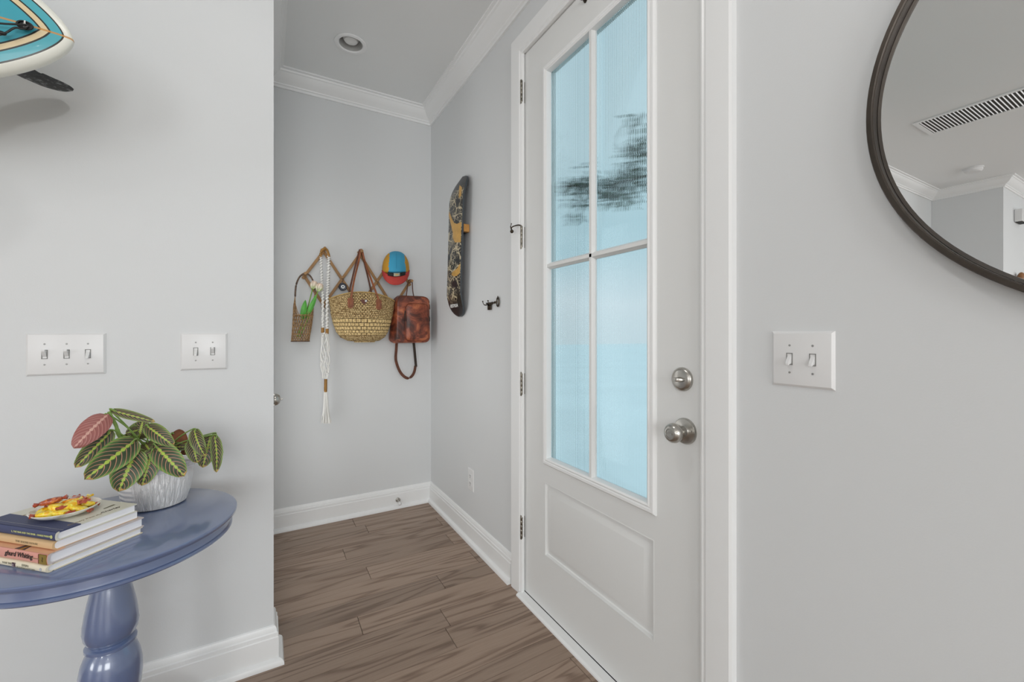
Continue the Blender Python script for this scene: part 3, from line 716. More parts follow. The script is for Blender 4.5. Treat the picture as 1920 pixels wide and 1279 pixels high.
# upright side cords gathering towards the two handle ends
for j in range(nh):
    a = 2 * PI * j / nh; side = 0 if math.cos(a) > 0 else PI
    if abs(math.cos(a)) < .2: continue
    pts = []
    for k in range(9):
        f = k / 8; kk = 3 + 3 * f; w_ = f ** .8; aa = math.atan2(math.sin(a) * (1 - w_ * .95), math.cos(a) * (1 - w_) + (w_ if side == 0 else -w_)); pts.append(bk(aa, kk))
    tube(bm, pts, .0014, 5, cap=False)
    tube(bm, [p + V((0, 0, .0)) for p in [bk(a + .3 * math.sin(a) * (1 if side == 0 else 1), 3.0)] + pts[3:5]], .0012, 5, cap=False)
obj('lattice', bm, M['wicker'], t, ang=0)
for kk, rr in ((0, .0035), (1.15, .0016), (2.05, .0016), (3.0, .0028)):
    bm = B(); tube(bm, [bk(2 * PI * i / 32, kk) for i in range(33)], rr, 6, cap=False); obj('hoop', bm, M['wicker_dark'] if kk == 0 else M['wicker'], t)
bm = B(); skin(bm, [[bk(2 * PI * i / 32, 0) + V((0, 0, d)) for i in range(32)] for d in (-.003, .002)]); obj('bottom', bm, M['wicker_dark'], t)
bm = B(); hp = [A_(553.5, 556), A_(554, 545), A_(556, 532), A_(562, 519), A_(571, 513.5), A_(580, 516), A_(586.5, 526), A_(589.5, 537), A_(590.5, 548)]
tube(bm, smooth_path(hp, 8), .0062, 10, ry=.005); obj('handle', bm, M['wicker_dark'], t)
M['stem'] = mat('stem_green', '6f9a3c', .5); M['tleaf'] = mat('tulip_leaf', '4f9a3a', .45, var=(30, .25)); 
s = N('tulip_petal'); zz = s.n('SeparateXYZ', i_0=s.co()).outputs[2]; s.P(Base_Color=s.ramp(s.math('MULTIPLY_ADD', zz, 16., .35), ((0, lin('b9cf8a')), (.35, lin('e8e0cc')), (1, lin('e2b6a2')))), Roughness=.5); M['petal'] = s.m
for i, (fu, fv, bu, bv, lean, lab) in enumerate(((588, 535, 557, 632, .012, 'pink and white tulip in the wicker basket, its bloom the upper left one'), (598.5, 539.5, 561, 634, .02, 'pale green and pink tulip in the wicker basket, its bloom nearer the white cord'))):
    top = A_(fu, fv, by - .012 - .03 * i); bot = A_(bu, bv, by); 
    t = thing('tulip', lab, 'tulip', top, 'tulips in the wicker basket')
    dd = (top - bot).normalized()
    bm = B(); tube(bm, smooth_path([bot, bot + (top - bot) * .5 + V((.006, 0, -.004)), top - dd * .012], 8), .0032, 8); obj('stem', bm, M['stem'], t)
    bm = B(); a, b2 = frame_of(dd)
    for k in range(6):
        an = k * PI / 3; rr = .0185 if k % 2 else .016
        out_ = a * math.cos(an) + b2 * math.sin(an); tn = a * -math.sin(an) + b2 * math.cos(an)
        def pf(u, v):
            w_ = .0165 * math.sin(PI * min(1, v * .9 + .1)) ** .7; sw = rr * math.sin(PI * (.08 + .72 * v)) ** .8
            return top + dd * (-.022 + .050 * v) + out_ * (sw * math.cos((u - .5) * 1.2)) + tn * ((u - .5) * 2 * w_)
        grid(bm, pf, 6, 8)
    obj('bloom', bm, M['petal'], t, ang=80)
    bm = B()
    for (lu, lv, tu, tv, wd, yo) in (((566, 600, 573, 562, .018, -.02), (572, 598, 570, 570, .014, -.012)) if i == 0 else ((574, 596, 595, 550, .015, -.022),)):
        p0, p1 = A_(lu, lv, by + yo), A_(tu, tv, by + yo - .01); ax_ = (p1 - p0); sd = ax_.normalized().cross(V((0, 1, 0)))
        grid(bm, lambda u, v: p0 + ax_ * v + sd * ((u - .5) * 2 * wd * math.sin(PI * (.06 + .94 * v)) ** .8 * .9) + V((0, -.012 * math.sin(PI * v) + .006 * abs(u - .5) * 2, 0)), 6, 10)
    obj('leaf', bm, M['tleaf'], t, ang=80)

# ------------------------------------------------------------------ white macrame cord with tassel
M['cord'] = mat('cotton_cord', 'f1f0ec', .85, bump=(700, .5)); M['wrap'] = mat('tan_leather_wrap', '9b6f2f', .5, var=(60, .2))
cy = 2.815; C_ = lambda u, v, y=cy: atY(u, v, y)
t = thing('macrame_hanger', 'long white knotted cord with brown wraps and a tassel, on the second peg from left', 'wall hanging', C_(607, 478))
bm = B(); tube(bm, smooth_path([C_(601, 482), C_(602, 473), C_(607, 467, 2.805), C_(613, 469), C_(617.5, 482)], 6), .0095, 12, ry=.0075); obj('leather_loop', bm, M['wrap'], t)
def braid(bm, pts, R_, r, n=3, turns=14):
    P_ = smooth_path(pts, 24)
    for k in range(n):
        q = []
        for i, p in enumerate(P_):
            a = 2 * PI * (turns * i / len(P_) + k / n); q.append(p + V((R_ * math.cos(a), R_ * .8 * math.sin(2 * a if n == 3 else a), 0)))
        tube(bm, q, r, 6)
bm = B(); braid(bm, [C_(601.5, 480), C_(603, 520), C_(605, 560), C_(605, 615)], .0048, .0055, 3, 16); obj('braid', bm, M['cord'], t)
bm = B(); braid(bm, [C_(616.5, 480), C_(615.5, 520), C_(613.5, 560), C_(613, 617)], .0055, .0065, 3, 16); obj('braid', bm, M['cord'], t)
for u, v0_, v1_ in ((605, 614.5, 624), (613.3, 616.5, 626)):
    obj('wrap', tube(B(), [C_(u, v0_), C_(u, v1_)], .0105, 14, ry=.009), M['wrap'], t)
bm = B(); rnd = random.Random(3)
for k in range(12):
    a = k / 12 * 2 * PI; side = 605 if math.cos(a) < 0 else 613.3
    q = []
    for i in range(25):
        f = i / 24; v = 622 + 88 * f; wob = math.sin(f * PI * 5 + k * 1.9) * 2.2
        w_ = 7.5 if .08 < f < .9 else 5; w_ = 3.2 + 5.0 * math.sin(PI * min(1, f * .95 + .03)) ** .7
        cu = 609.5 + math.cos(a + f * 2.1 * (1 if k % 2 else -1)) * w_ + wob * .35
        q.append(C_(cu, v) + V((0, .012 * math.sin(a + f * 2.1) , 0)))
    q[0] = C_(side, 622)
    tube(bm, smooth_path(q, 2), .0026, 6)
obj('netting', bm, M['cord'], t)
obj('wrap', tube(B(), [C_(610.8, 711), C_(610.3, 735)], .0125, 14, ry=.009), M['wrap'], t)
bm = B()
for k in range(46):
    a = rnd.uniform(0, 2 * PI); r = rnd.random() ** .5
    q = [C_(610.3 + 2.8 * r * math.cos(a), 733, cy + .006 * r * math.sin(a))]
    for f in (.33, .66, 1):
        q.append(C_(611 + (3 + 7 * f * f) * r * math.cos(a) + rnd.uniform(-.7, .7), 733 + 60 * f * (1 + rnd.uniform(-.03, .03) * f), cy + (.006 + .02 * f) * r * math.sin(a)))
    tube(bm, smooth_path(q, 3), .0022, 5)
tag(obj('tassel', bm, M['cord'], t), kind='stuff')

# ------------------------------------------------------------------ blue eye charm
t = thing('eye_charm', 'small round dark blue glass eye charm hanging on the peg rack', 'charm', atY(643, 538, 2.875))
ec = atY(642.5, 538, 2.87)
for nm, rr, d, c in (('bead', .0245, .009, '141a2e'), ('white_ring', .0125, .0105, 'e9ecee'), ('pupil', .0055, .0115, '11131c')):
    bm = B(); lathe(bm, [(rr, 0), (rr, d * .6), (rr * .85, d), (0, d * 1.03)], ec, (0, -1, 0), 28)
    if nm == 'bead':
        tube(bm, [ec + V((0, -.003, .022)), V((Md[1][0], ec.y - .003, Md[1][1] - .004))], .001, 6); e_ = obj(nm, bm, mat('charm_' + nm, c, .15), t)
    else: obj(nm, bm, mat('charm_' + nm, c, .2), e_)

# ------------------------------------------------------------------ straw tote
def m_straw():
    s = N('woven_straw'); uv = s.n('TexCoord').outputs['UV']; sx = s.n('SeparateXYZ', i_0=uv)
    U, Vv = sx.outputs[0], sx.outputs[1]
    def brick(vec, scale, off=.5):
        return s.n('TexBrick', i_Vector=vec, i_Scale=scale, offset=off)
    wob = s.noise(s.co(), 120, 2)
    vec = s.n('CombineXYZ', i_0=s.math('MULTIPLY_ADD', wob.outputs[0], .006, s.math('MULTIPLY', U, 3.4)), i_1=s.math('MULTIPLY_ADD', wob.outputs[0], .012, Vv))
    f1 = s.n('TexBrick', i_Vector=vec, i_Scale=15., i_Mortar_Size=.06, i_Mortar_Smooth=.4, i_Brick_Width=.55, i_Row_Height=.38)
    f2 = s.n('TexBrick', i_Vector=vec, i_Scale=9., i_Mortar_Size=.05, i_Mortar_Smooth=.5, i_Brick_Width=.62, i_Row_Height=.52)
    band = s.ramp(Vv, ((.33, G3(0)), (.35, G3(1)), (.63, G3(1)), (.66, G3(0))))
    fac = s.mix(band, f1.outputs['Fac'], f2.outputs['Fac'])
    nz = s.noise(s.co(), 110, 3)
    c = s.mix(s.ramp(nz.outputs[0], ((.35, G3(0)), (.65, G3(1)))), lin('957443'), lin('efd39a'))
    c = s.mix(s.math('MULTIPLY', band, .35), c, lin('e3c88d'))
    c = s.mix(s.math('MULTIPLY', fac, .95), c, lin('4a3519'))
    s.P(Base_Color=c, Roughness=.8)
    s.bump(s.math('ADD', s.math('SUBTRACT', 1., fac), s.math('MULTIPLY', nz.outputs[0], .5)), 1.0, .004)
    return s.m
ty = 2.815; T_ = lambda u, v, y=ty: atY(u, v, y)
tc_ = T_(677, 600)
t = thing('straw_tote', 'woven straw tote bag with brown leather handles and a heart tag', 'bag', (tc_.x, ty, T_(677, 640).z))
prof = [(640, 664, 703, .42), (639, 652, 711, .6), (632.5, 638, 721.5, .8), (622, 630, 727.5, .92), (606, 624, 732.5, 1), (590, 620, 736, 1.02), (575, 618, 738.5, .97), (563, 616.5, 739.5, .85)]
RIM = []
def tote(u, v):
    k = v * (len(prof) - 1); i = min(int(k), len(prof) - 2); f = k - i; q = [prof[i][j] * (1 - f) + prof[i + 1][j] * f for j in range(4)]
    l, r = T_(q[1], q[0]), T_(q[2], q[0]); c = (l + r) / 2; hw = (r.x - l.x) / 2; a = 2 * PI * u
    ca, sa = math.cos(a), math.sin(a)
    ex = .8
    x = hw * math.copysign(abs(ca) ** ex, ca); y = .058 * q[3] * math.copysign(abs(sa) ** .9, sa)
    arch = .048 * (1 - (x / hw) ** 2) * max(0, (v - .55) / .45) ** 1.2
    return V((c.x + x, ty + y, c.z + arch))
bm = B(); grid(bm, tote, 72, 28, uv=True, closeu=True)
vs = [bm.verts.new(tote(i / 72, 0)) for i in range(72)]; bm.faces.new(vs)
o = obj('basket_body', bm, m_straw(), t, ang=60)
so = o.modifiers.new('thickness', 'SOLIDIFY'); so.thickness = .006; so.offset = -1
bm = B(); tube(bm, [tote(i / 72, 1) for i in range(73)], .004, 6, cap=False); obj('rim_edge', bm, mat('straw_edge', 'b89a62', .8, bump=(300, .5)), t)
M['leather'] = mat('tan_leather', '8a4d2a', .42, var=(40, .25), bump=(200, .3)); M['leather_dark'] = mat('dark_leather', '5f3420', .45, var=(40, .25))
def strap(bm, pts, w_, th, wdir, k=8):
    P_ = smooth_path(pts, k); R_ = []
    wd = V(wdir).normalized()
    for i, p in enumerate(P_):
        tt = (P_[min(i + 1, len(P_) - 1)] - P_[max(i - 1, 0)]).normalized(); a = (wd - tt * wd.dot(tt)).normalized(); b2 = a.cross(tt)
        R_.append([p + a * w_ / 2 + b2 * th / 2, p - a * w_ / 2 + b2 * th / 2, p - a * w_ / 2 - b2 * th / 2, p + a * w_ / 2 - b2 * th / 2])
    skin(bm, R_); return bm
fy = ty - .062
pk = V((XS[3], ry - .045, ZT + .012))
bm = B(); strap(bm, [atY(657.5, 574, fy), atY(658.5, 558, fy), atY(664, 525, fy + .02), atY(672, 492, pk.y), pk + V((-.004, 0, .004)), pk + V((.006, 0, .004)), atY(684.5, 492, pk.y), atY(698, 530, fy + .015), atY(709, 560, fy), atY(710.5, 577, fy)], .011, .005, (1, 0, 0), 7)
obj('handle', bm, M['leather'], t, bev=.001)
bk_y = ty + .055
bm = B(); strap(bm, [atY(653, 556, bk_y), atY(661, 520, bk_y), pk + V((-.008, .03, .004)), pk + V((0, .03, .007)), pk + V((.008, .03, .004)), atY(690, 520, bk_y), atY(698, 556, bk_y)], .010, .005, (1, 0, 0), 7)
obj('handle', bm, M['leather_dark'], t, bev=.001)
for u0, v0_ in ((657.5, 568), (710.5, 571.5)):
    c = atY(u0, v0_, fy + .0005); bm = B()
    poly = [c + V((-.017, 0, .030)), c + V((.017, 0, .030)), c + V((.017, 0, -.016))] + [c + V((.017 * math.cos(a), 0, -.016 - .017 * math.sin(a))) for a in (.5, 1.0, 1.57, 2.1, 2.65)] + [c + V((-.017, 0, -.016))]
    prism(bm, poly, (0, .006, 0)); tb = obj('leather_tab', bm, M['leather'], t, bev=.001)
    bm = B(); obox(bm, c + V((0, -.0035, -.006)), (.0062, 0, 0), (0, .003, 0), (0, 0, .017)); obj('handle_end', bm, M['leather'], tb, bev=.001)
hc = atY(683, 565.5, fy - .001); bm = B(); pts = []
for i in range(40):
    a = 2 * PI * i / 40; pts.append(hc + V((.020 * math.sin(a) ** 3, 0, .0158 * (1.0 * math.cos(a) - .38 * math.cos(2 * a) - .14 * math.cos(3 * a)) + .001)))
prism(bm, pts, (0, .006, 0)); ht = obj('heart_tag', bm, mat('heart_leather', '5e2c1b', .4), t, ang=30)
bm = B(); lathe(bm, [(.0065, .0005), (.0065, .0012), (0, .0013)], hc + V((.010, 0, .004)), (0, -1, 0), 18); obj('white_mark', bm, M['white'], ht)
bm = B(); tube(bm, [hc + V((.008, -.0016, .006)), hc + V((.0105, -.0016, .003)), hc + V((.014, -.0016, .004))], .0012, 5); obj('mark_line', bm, M['black'], ht)

# ------------------------------------------------------------------ cap
t = thing('cap', 'colourful cap with blue front, yellow sides and red brim, hanging on the rack', 'cap', atY(742, 503, 2.84))
M['cblue'] = mat('cap_blue', '3f9fc4', .8, bump=(500, .4)); M['cyel'] = mat('cap_yellow', 'c7932a', .8, bump=(500, .4)); M['cred'] = mat('cap_red', 'b83a34', .75, bump=(500, .4)); M['cblk'] = mat('cap_black', '16191a', .7)
YE = LY - .035                                   # open back of the cap towards the wall
def crown(a, r):
    ca, sa = math.cos(a), math.sin(a); dep = .115 * max(0, 1 - r ** 2.4) ** .5
    ru, rv = 25.5, (36 if sa > 0 else 9)
    k = (abs(ca) ** 2.25 + abs(sa) ** 2.25) ** (-1 / 2.25)
    return atY(742 + ru * r * k * ca, 507 - rv * r * k * sa, YE - dep)
bm = B(); nA, nH = 64, 16
vv = [[bm.verts.new(crown(2 * PI * i / nA, 1 - (j / nH) ** 1.0 * .99)) for j in range(nH + 1)] for i in range(nA)]
for i in range(nA):
    for j in range(nH):
        q = [vv[i][j], vv[(i + 1) % nA][j], vv[(i + 1) % nA][j + 1], vv[i][j + 1]]; a = 2 * PI * (i + .5) / nA; r = 1 - (j + .5) / nH * .99
        u_ = 742 + 25.5 * r * (abs(math.cos(a)) ** 2.25 + abs(math.sin(a)) ** 2.25) ** (-1 / 2.25) * math.cos(a)
        vs_ = 507 - 36 * r * math.sin(a)
        bm.faces.new(q).material_index = 0 if (729.5 - (vs_ - 490) * .06 < u_ < 759.5 + (vs_ - 490) * .06) else 1
bm.faces.new([vv[i][nH] for i in range(nA)]).material_index = 0
obj('crown_panels', bm, [M['cblue'], M['cyel']], t, ang=70)
seam = [crown(PI / 2, 1 - k / 12) for k in range(1, 12)]
obj('centre_seam', tube(B(), [p + V((.004, -.0012, 0)) for p in seam], .0009, 5), mat('seam_blue', '3487a8', .8), t)
fy_ = lambda s_: YE - .113 * max(0, 1 - abs(s_) ** 2.4) ** .5
def bandf(s_, k):                                # s_ -1..1 over the whole width of the cap, k 0 bottom .. 1 top
    return atY(742 + 25 * s_, 506.5 + 5.5 * (1 - s_ * s_) + 6.5 * (1 - k), fy_(s_) - .003)
bm = B(); grid(bm, lambda u, v: bandf(-.58 + 1.28 * u, v), 24, 3); o = obj('band', bm, M['cblk'], t, ang=60); so = o.modifiers.new('thickness', 'SOLIDIFY'); so.thickness = .003
bm = B(); grid(bm, lambda u, v: bandf(-.16 + .46 * u, v * .94 + .03) + V((0, -.003, 0)), 6, 3); pt = obj('patch', bm, mat('cap_patch', 'a9aa98', .7), t); so = pt.modifiers.new('thickness', 'SOLIDIFY'); so.thickness = .0015
pc = bandf(.07, .5) + V((0, -.0055, 0)); bm = B(); prism(bm, [pc + V((-.013, 0, -.004)), pc + V((0, 0, .006)), pc + V((.013, 0, -.004)), pc + V((0, 0, -.002))], (0, .001, 0)); obj('patch_emblem', bm, M['gold'], pt)
def brim(u, v, d=0):
    s_ = u * 2 - 1; c_ = max(0, 1 - abs(s_) ** 2.3)
    vi = 506.5 + 12 * (1 - s_ * s_); vo = 507 + 27.5 * c_ ** .55
    su = 742 + 25.3 * s_ + (.6 * s_ * v)
    return atY(su, vi * (1 - v) + vo * v, fy_(s_) + .004 - .030 * v * c_ ** .5 + .010 * v * v - d)
bm = B(); grid(bm, lambda u, v: brim(u, v), 36, 8); o = obj('brim', bm, M['cred'], t, ang=70); so = o.modifiers.new('thickness', 'SOLIDIFY'); so.thickness = .004; so.offset = 0
bm = B()
for k in (.25, .4, .55, .7, .85): tube(bm, [brim(.04 + .92 * i / 30, k, .0026) for i in range(31)], .0006, 4)
obj('stitching', bm, mat('red_thread', 'd2655a', .7), o)

# ------------------------------------------------------------------ leather backpack
def m_bp():
    s = N('worn_brown_leather'); co = s.co()
    n1 = s.noise(co, 9, 6, .6, .8); n2 = s.noise(s.map(co, (1, 1, 1), (3, 1, 2)), 16, 5, .6, 1.2)
    c = s.ramp(n1.outputs[0], ((.34, lin('301b15')), (.44, lin('55291d')), (.53, lin('8a4630')), (.64, lin('c0714a'))))
    c = s.mix(s.ramp(n2.outputs[0], ((.58, G3(0)), (.72, G3(.8)))), c, lin('b5694a'))
    s.P(Base_Color=c, Roughness=s.ramp(n1.outputs[0], ((.3, G3(.3)), (.7, G3(.42)))))
    s.bump(s.math('ADD', n1.outputs[0], s.math('MULTIPLY', s.noise(co, 220, 3).outputs[0], .25)), .5, .006); return s.m
M['bp'] = m_bp(); M['bpe'] = mat('backpack_edge', '6b3520', .45, var=(30, .4)); M['zip'] = mat('zip_dark', '2a1c15', .5); M['web'] = mat('strap_dark', '33281f', .55, var=(25, .3))
yf, yb = 2.785, 2.895
b0 = atY(770, 640, yf)
def rrect(x0, x1, z0, z1, r, y, n=5, dx=0):
    P_ = []
    for cx_, cz_, a0 in ((x1 - r, z1 - r, 0), (x0 + r, z1 - r, PI / 2), (x0 + r, z0 + r, PI), (x1 - r, z0 + r, 1.5 * PI)):
        for i in range(n + 1): a = a0 + PI / 2 * i / n; P_.append(V((cx_ + r * math.cos(a) + dx, y, cz_ + r * math.sin(a))))
    return P_
pTL, pBR = atY(746, 556, yf), atY(804.5, 641, yf)
x0, x1, z1, z0 = pTL.x, pBR.x, pTL.z + .004, pBR.z
t = thing('backpack', 'worn brown leather backpack hanging on the rightmost peg', 'backpack', ((x0 + x1) / 2, (yf + yb) / 2, z0))
bm = B(); rings = []
for y_, g, r in ((yf + .010, .012, .03), (yf + .001, .005, .034), (yf, .0, .036), (yf + .004, -.003, .038), ((yf + yb) / 2, -.009, .038), (yb - .008, -.004, .034), (yb, .004, .03)):
    rings.append(rrect(x0 + g, x1 - g, z0 + g, z1 - g, r, y_, dx=0))
rings = rings[1:]
# sag of the sides and belly
def sag(p):
    f = (p.z - z0) / (z1 - z0); b = math.sin(PI * f)
    k = noise.noise(p * 18) * .006 + noise.noise(p * 45) * .002
    return p + V(((p.x - (x0 + x1) / 2) * (-.02 * b + .05 * (1 - f) ** 2) - (.030 * max(0, 1 - f) ** .8 * max(0, min(1, (p.y - yf) / .05)) if p.x < (x0 + x1) / 2 else 0), -.010 * b * (1 if p.y < 2.83 else 0) + k, -.006 * b * 0 + k * .6 * (1 - f)))
skin(bm, [[sag(p) for p in r_] for r_ in rings], True)
bmesh.ops.subdivide_edges(bm, edges=[e_ for e_ in bm.edges if e_.calc_length() > .03], cuts=3, use_grid_fill=True)
obj('body', bm, M['bp'], t, ang=60)
bm = B(); pkx0, pkx1, pkz0, pkz1 = x0 + .047, x1 - .010, z0 + .006, z1 - .048
n_ = 14
rr2 = [rrect(pkx0, pkx1, pkz0, pkz1, .03, yf + .006), rrect(pkx0, pkx1, pkz0, pkz1, .03, yf - .016), rrect(pkx0 + .004, pkx1 - .004, pkz0 + .004, pkz1 - .004, .03, yf - .021), rrect(pkx0 + .02, pkx1 - .02, pkz0 + .02, pkz1 - .02, .025, yf - .026)]
skin(bm, [[p + V((0, noise.noise(p * 22) * .004, 0)) for p in r_] for r_ in rr2], True)
fp = obj('front_pocket', bm, M['bp'], t, ang=50)
bm = B(); q = rrect(pkx0, pkx1, pkz0, pkz1, .03, yf - .018); tube(bm, q + [q[0]], .0022, 6, cap=False); obj('piping', bm, M['bpe'], fp)
bm = B(); q = [sag(p) for p in rrect(x0, x1, z0, z1, .038, yf + .0)]; q = [p for p in q if p.z > z0 + .02]; 
tube(bm, [p + V((0, -.001, 0)) for p in q[:12]], .0028, 6); obj('piping', bm, M['bpe'], t)
bm = B(); q = [p for p in rrect(x0 - .002, x1 + .002, z0, z1 + .002, .038, yf + .03)]
tube(bm, [sag(p) for p in q[:12]] , .0035, 6, ry=.006); obj('zip', bm, M['zip'], t)
bm = B(); strap(bm, [sag(V((x1 - .006, yf + .012, z1 - .03))), V((x1 + .004, yf + .006, z1 - .055)), V((x1 + .004, yf + .002, z1 - .082))], .008, .003, (1, 0, 0)); obj('zip_pull', bm, M['zip'], t, bev=.0008)
bm = B(); strap(bm, [V((pkx0 - .004, yf - .020, pkz1 - .05)), V((pkx0 - .008, yf - .024, pkz1 - .08)), V((pkx0 - .002, yf - .024, pkz1 - .115))], .007, .003, (1, 0, 0)); obj('zip_pull', bm, M['zip'], t, bev=.0008)
bm = B(); strap(bm, [V((x1 - .012, yf - .016, z1 - .12)), V((x1 - .004, yf - .020, z1 - .14)), V((x1 - .004, yf - .020, z1 - .165))], .007, .003, (1, 0, 0))
obj('zip_pull', bm, M['zip'], t, bev=.0008)
bm = B(); pk2 = V((XS[6] - .004, ry - .045, ZM + .004)); hy = yf + .06
strap(bm, [V((x0 + .072, hy, z1 - .006)), V((x0 + .078, hy, z1 + .045)), pk2 + V((-.012, 0, .0)), pk2 + V((0, 0, .010)), pk2 + V((.012, 0, .0)), V((x0 + .118, hy, z1 + .04)), V((x0 + .128, hy, z1 - .006))], .012, .004, (0, 1, 0), 6)
obj('top_handle', bm, M['leather_dark'], t, bev=.001)
S_ = lambda u, v, y=2.86: atY(u, v, y)
bm = B(); strap(bm, [S_(744, 636), S_(743, 655), S_(742, 668), S_(742.8, 678, 2.855), S_(747.5, 692, 2.85), S_(754, 702.5, 2.85), S_(763, 709, 2.85), S_(771, 706.5, 2.85), S_(776.5, 698, 2.855), S_(779, 686, 2.86)], .019, .004, (1, .15, .25), 8)
obj('shoulder_strap', bm, M['leather_dark'], t, bev=.001)
bm = B(); strap(bm, [S_(775, 636), S_(777.5, 660), S_(780, 688)], .019, .004, (1, .3, 0)); obj('shoulder_strap', bm, M['web'], t, bev=.001)
# ------------------------------------------------------------------ round pedestal table
TC = V((-.3417, 1.4482, 0)); TZ = .70; TR = .2693
def m_tbl():
    s = N('blue_grey_paint')
    s.P(Base_Color=lin('5c6e96'), Roughness=.28, IOR=1.8)
    s.b.inputs['Coat Weight'].default_value = .9; s.b.inputs['Coat Roughness'].default_value = .10; s.b.inputs['Coat IOR'].default_value = 1.7
    return s.m
M['tbl'] = m_tbl()
t = thing('pedestal_table', 'round blue-grey painted side table with a turned pedestal leg', 'table', (TC.x, TC.y, 0))
bm = B(); r = TR
lathe(bm, [(0, .6825), (r - .018, .6825), (r - .010, .6835), (r - .005, .6865), (r - .001, .691), (r, .694), (r, .6975), (r - .0012, .6992), (r - .003, TZ), (0, TZ)], (TC.x, TC.y, 0), n=160)
obj('tabletop', bm, M['tbl'], t, ang=30)
bm = B(); lathe(bm, [(0, .651), (r - .022, .651), (r - .014, .6525), (r - .0112, .6555), (r - .0112, .6585), (r - .0135, .6615), (r - .0165, .663), (r - .0175, .668), (r - .0185, .6825), (0, .6825)], (TC.x, TC.y, 0), n=160)
obj('apron_moulding', bm, M['tbl'], t, ang=30)
bm = B()
lp = [(.0, .651), (.052, .651), (.050, .635), (.038, .605), (.032, .590), (.034, .570), (.0385, .550), (.044, .525), (.0495, .495), (.0535, .465), (.0545, .448), (.052, .432), (.046, .420), (.042, .415), (.047, .413), (.0505, .409), (.0505, .403), (.046, .399), (.043, .397), (.051, .385), (.0575, .365), (.0615, .340), (.062, .315), (.059, .285), (.050, .262), (.043, .255), (.049, .252), (.054, .246), (.052, .240), (.043, .236), (.040, .22), (.045, .19), (.06, .165), (.075, .15), (.08, .14), (.08, .125), (0, .125)]
lathe(bm, lp, (TC.x, TC.y, 0), n=64); obj('turned_leg', bm, M['tbl'], t, ang=40)
for k in range(4):
    a = PI / 4 + k * PI / 2 + .1; d = V((math.cos(a), math.sin(a), 0)); c = V((TC.x, TC.y, 0))
    bm = B(); tube(bm, smooth_path([c + d * .03 + V((0, 0, .135)), c + d * .11 + V((0, 0, .125)), c + d * .19 + V((0, 0, .065)), c + d * .24 + V((0, 0, .024))], 6), .020, 12, ry=.022); ball(bm, c + d * .245 + V((0, 0, .02)), .02, 10)
    obj('foot', bm, M['tbl'], t, ang=40)

# ------------------------------------------------------------------ books
E1 = V((-.726, .688, 0)).normalized()      # along the spine, away to the left
E2 = V((.688, .726, 0)).normalized()       # across the cover, away from the spine
M['paper'] = None
s = N('page_edges'); zz = s.n('SeparateXYZ', i_0=s.co()).outputs[2]; wv = s.math('SINE', s.math('MULTIPLY', zz, 5200.)); nz = s.noise(s.map(s.co(), (3, 3, 900)), 1., 2)
s.P(Base_Color=s.mix(nz.outputs[0], lin('ececf2'), lin('fdfdff')), Roughness=.7); s.bump(nz.outputs[0], .2, .0005); M['paper'] = s.m
def book(label, fr, z0, th, wd, ln, cov, spine, hard=True, rot=0, group='books stacked on the table', board=.0022, over=.003, spine_r=.0, name='book'):
    a = Matrix.Rotation(rot, 3, 'Z'); e1, e2 = a @ E1, a @ E2; up = V((0, 0, 1)); fr = V((fr[0], fr[1], z0))
    t = thing(name, label, 'book', fr + e1 * ln / 2 + e2 * wd / 2, group)
    P_ = lambda i, j, k: fr + e1 * i + e2 * j + up * k
    # cover: C section extruded along e1
    sec_o = []
    n = 8; bul = spine_r
    out_ = [(wd, th), (.006, th), (.002, th - .0012)] + [(-bul * math.sin(PI * i / n), th - .0012 - (th - .0024) * i / n) for i in range(1, n)] + [(.002, .0012), (.006, 0), (wd, 0)]
    inn = [(wd, board), (.007, board)] + [(.0035 - bul * .6 * math.sin(PI * i / 4), board + (th - 2 * board) * i / 4) for i in range(1, 4)] + [(.007, th - board), (wd, th - board)]
    if hard:
        out_ = [(wd, th), (.0125, th), (.0105, th - .0012), (.0085, th), (.004, th), (.001, th - .001)] + [(-bul * math.sin(PI * i / n), th - .0012 - (th - .0024) * i / n) for i in range(1, n)] + [(.001, .001), (.004, 0), (.0085, 0), (.0105, .0012), (.0125, 0), (wd, 0)]
    bm = B(); loop = out_ + inn
    skin(bm, [[P_(0, j, k) for j, k in loop], [P_(ln, j, k) for j, k in loop]])
    for f in bm.faces:
        f.normal_update(); c = f.calc_center_median() - fr; j = c.dot(e2)
        if j < .0035 and abs(f.normal.dot(e1)) < .9: f.material_index = 1
    obj('cover', bm, [cov, spine], t, ang=30)
    bm = B(); pw = wd - (over if hard else .001)
    rings = []
    sec = [(pw, board), (.006, board)] + [(.004 - bul * .6 * math.sin(PI * i / 4), board + (th - 2 * board) * i / 4) for i in range(1, 4)] + [(.006, th - board), (pw, th - board)]
    o_ = over if hard else .0006
    skin(bm, [[P_(o_, j, k) for j, k in sec], [P_(ln - o_, j, k) for j, k in sec]])
    obj('pages', bm, M['paper'], t, ang=0)
    return t, P_, e1, e2
M['ink'] = mat('dark_ink', '3a2b26', .6); M['ink_grey'] = mat('grey_ink', '8d8a78', .6); M['foil'] = mat('gold_foil', 'c9cc8a', .4); M['tan_ink'] = mat('tan_ink', '9a8767', .6)
cream = mat('cream_cover', 'e6dcc4', .45); pink = mat('pink_cover', 'd99a8c', .45); pinktop = mat('peach_cover', 'e3b08e', .45); tan = mat('tan_cloth', 'd8b68a', .7, bump=(900, .3)); grey = mat('grey_cover', 'c9bfbd', .5); navy = mat('navy_cloth', '3d4468', .55, bump=(1200, .15)); ivory = mat('ivory_jacket', 'd9d6c8', .4)
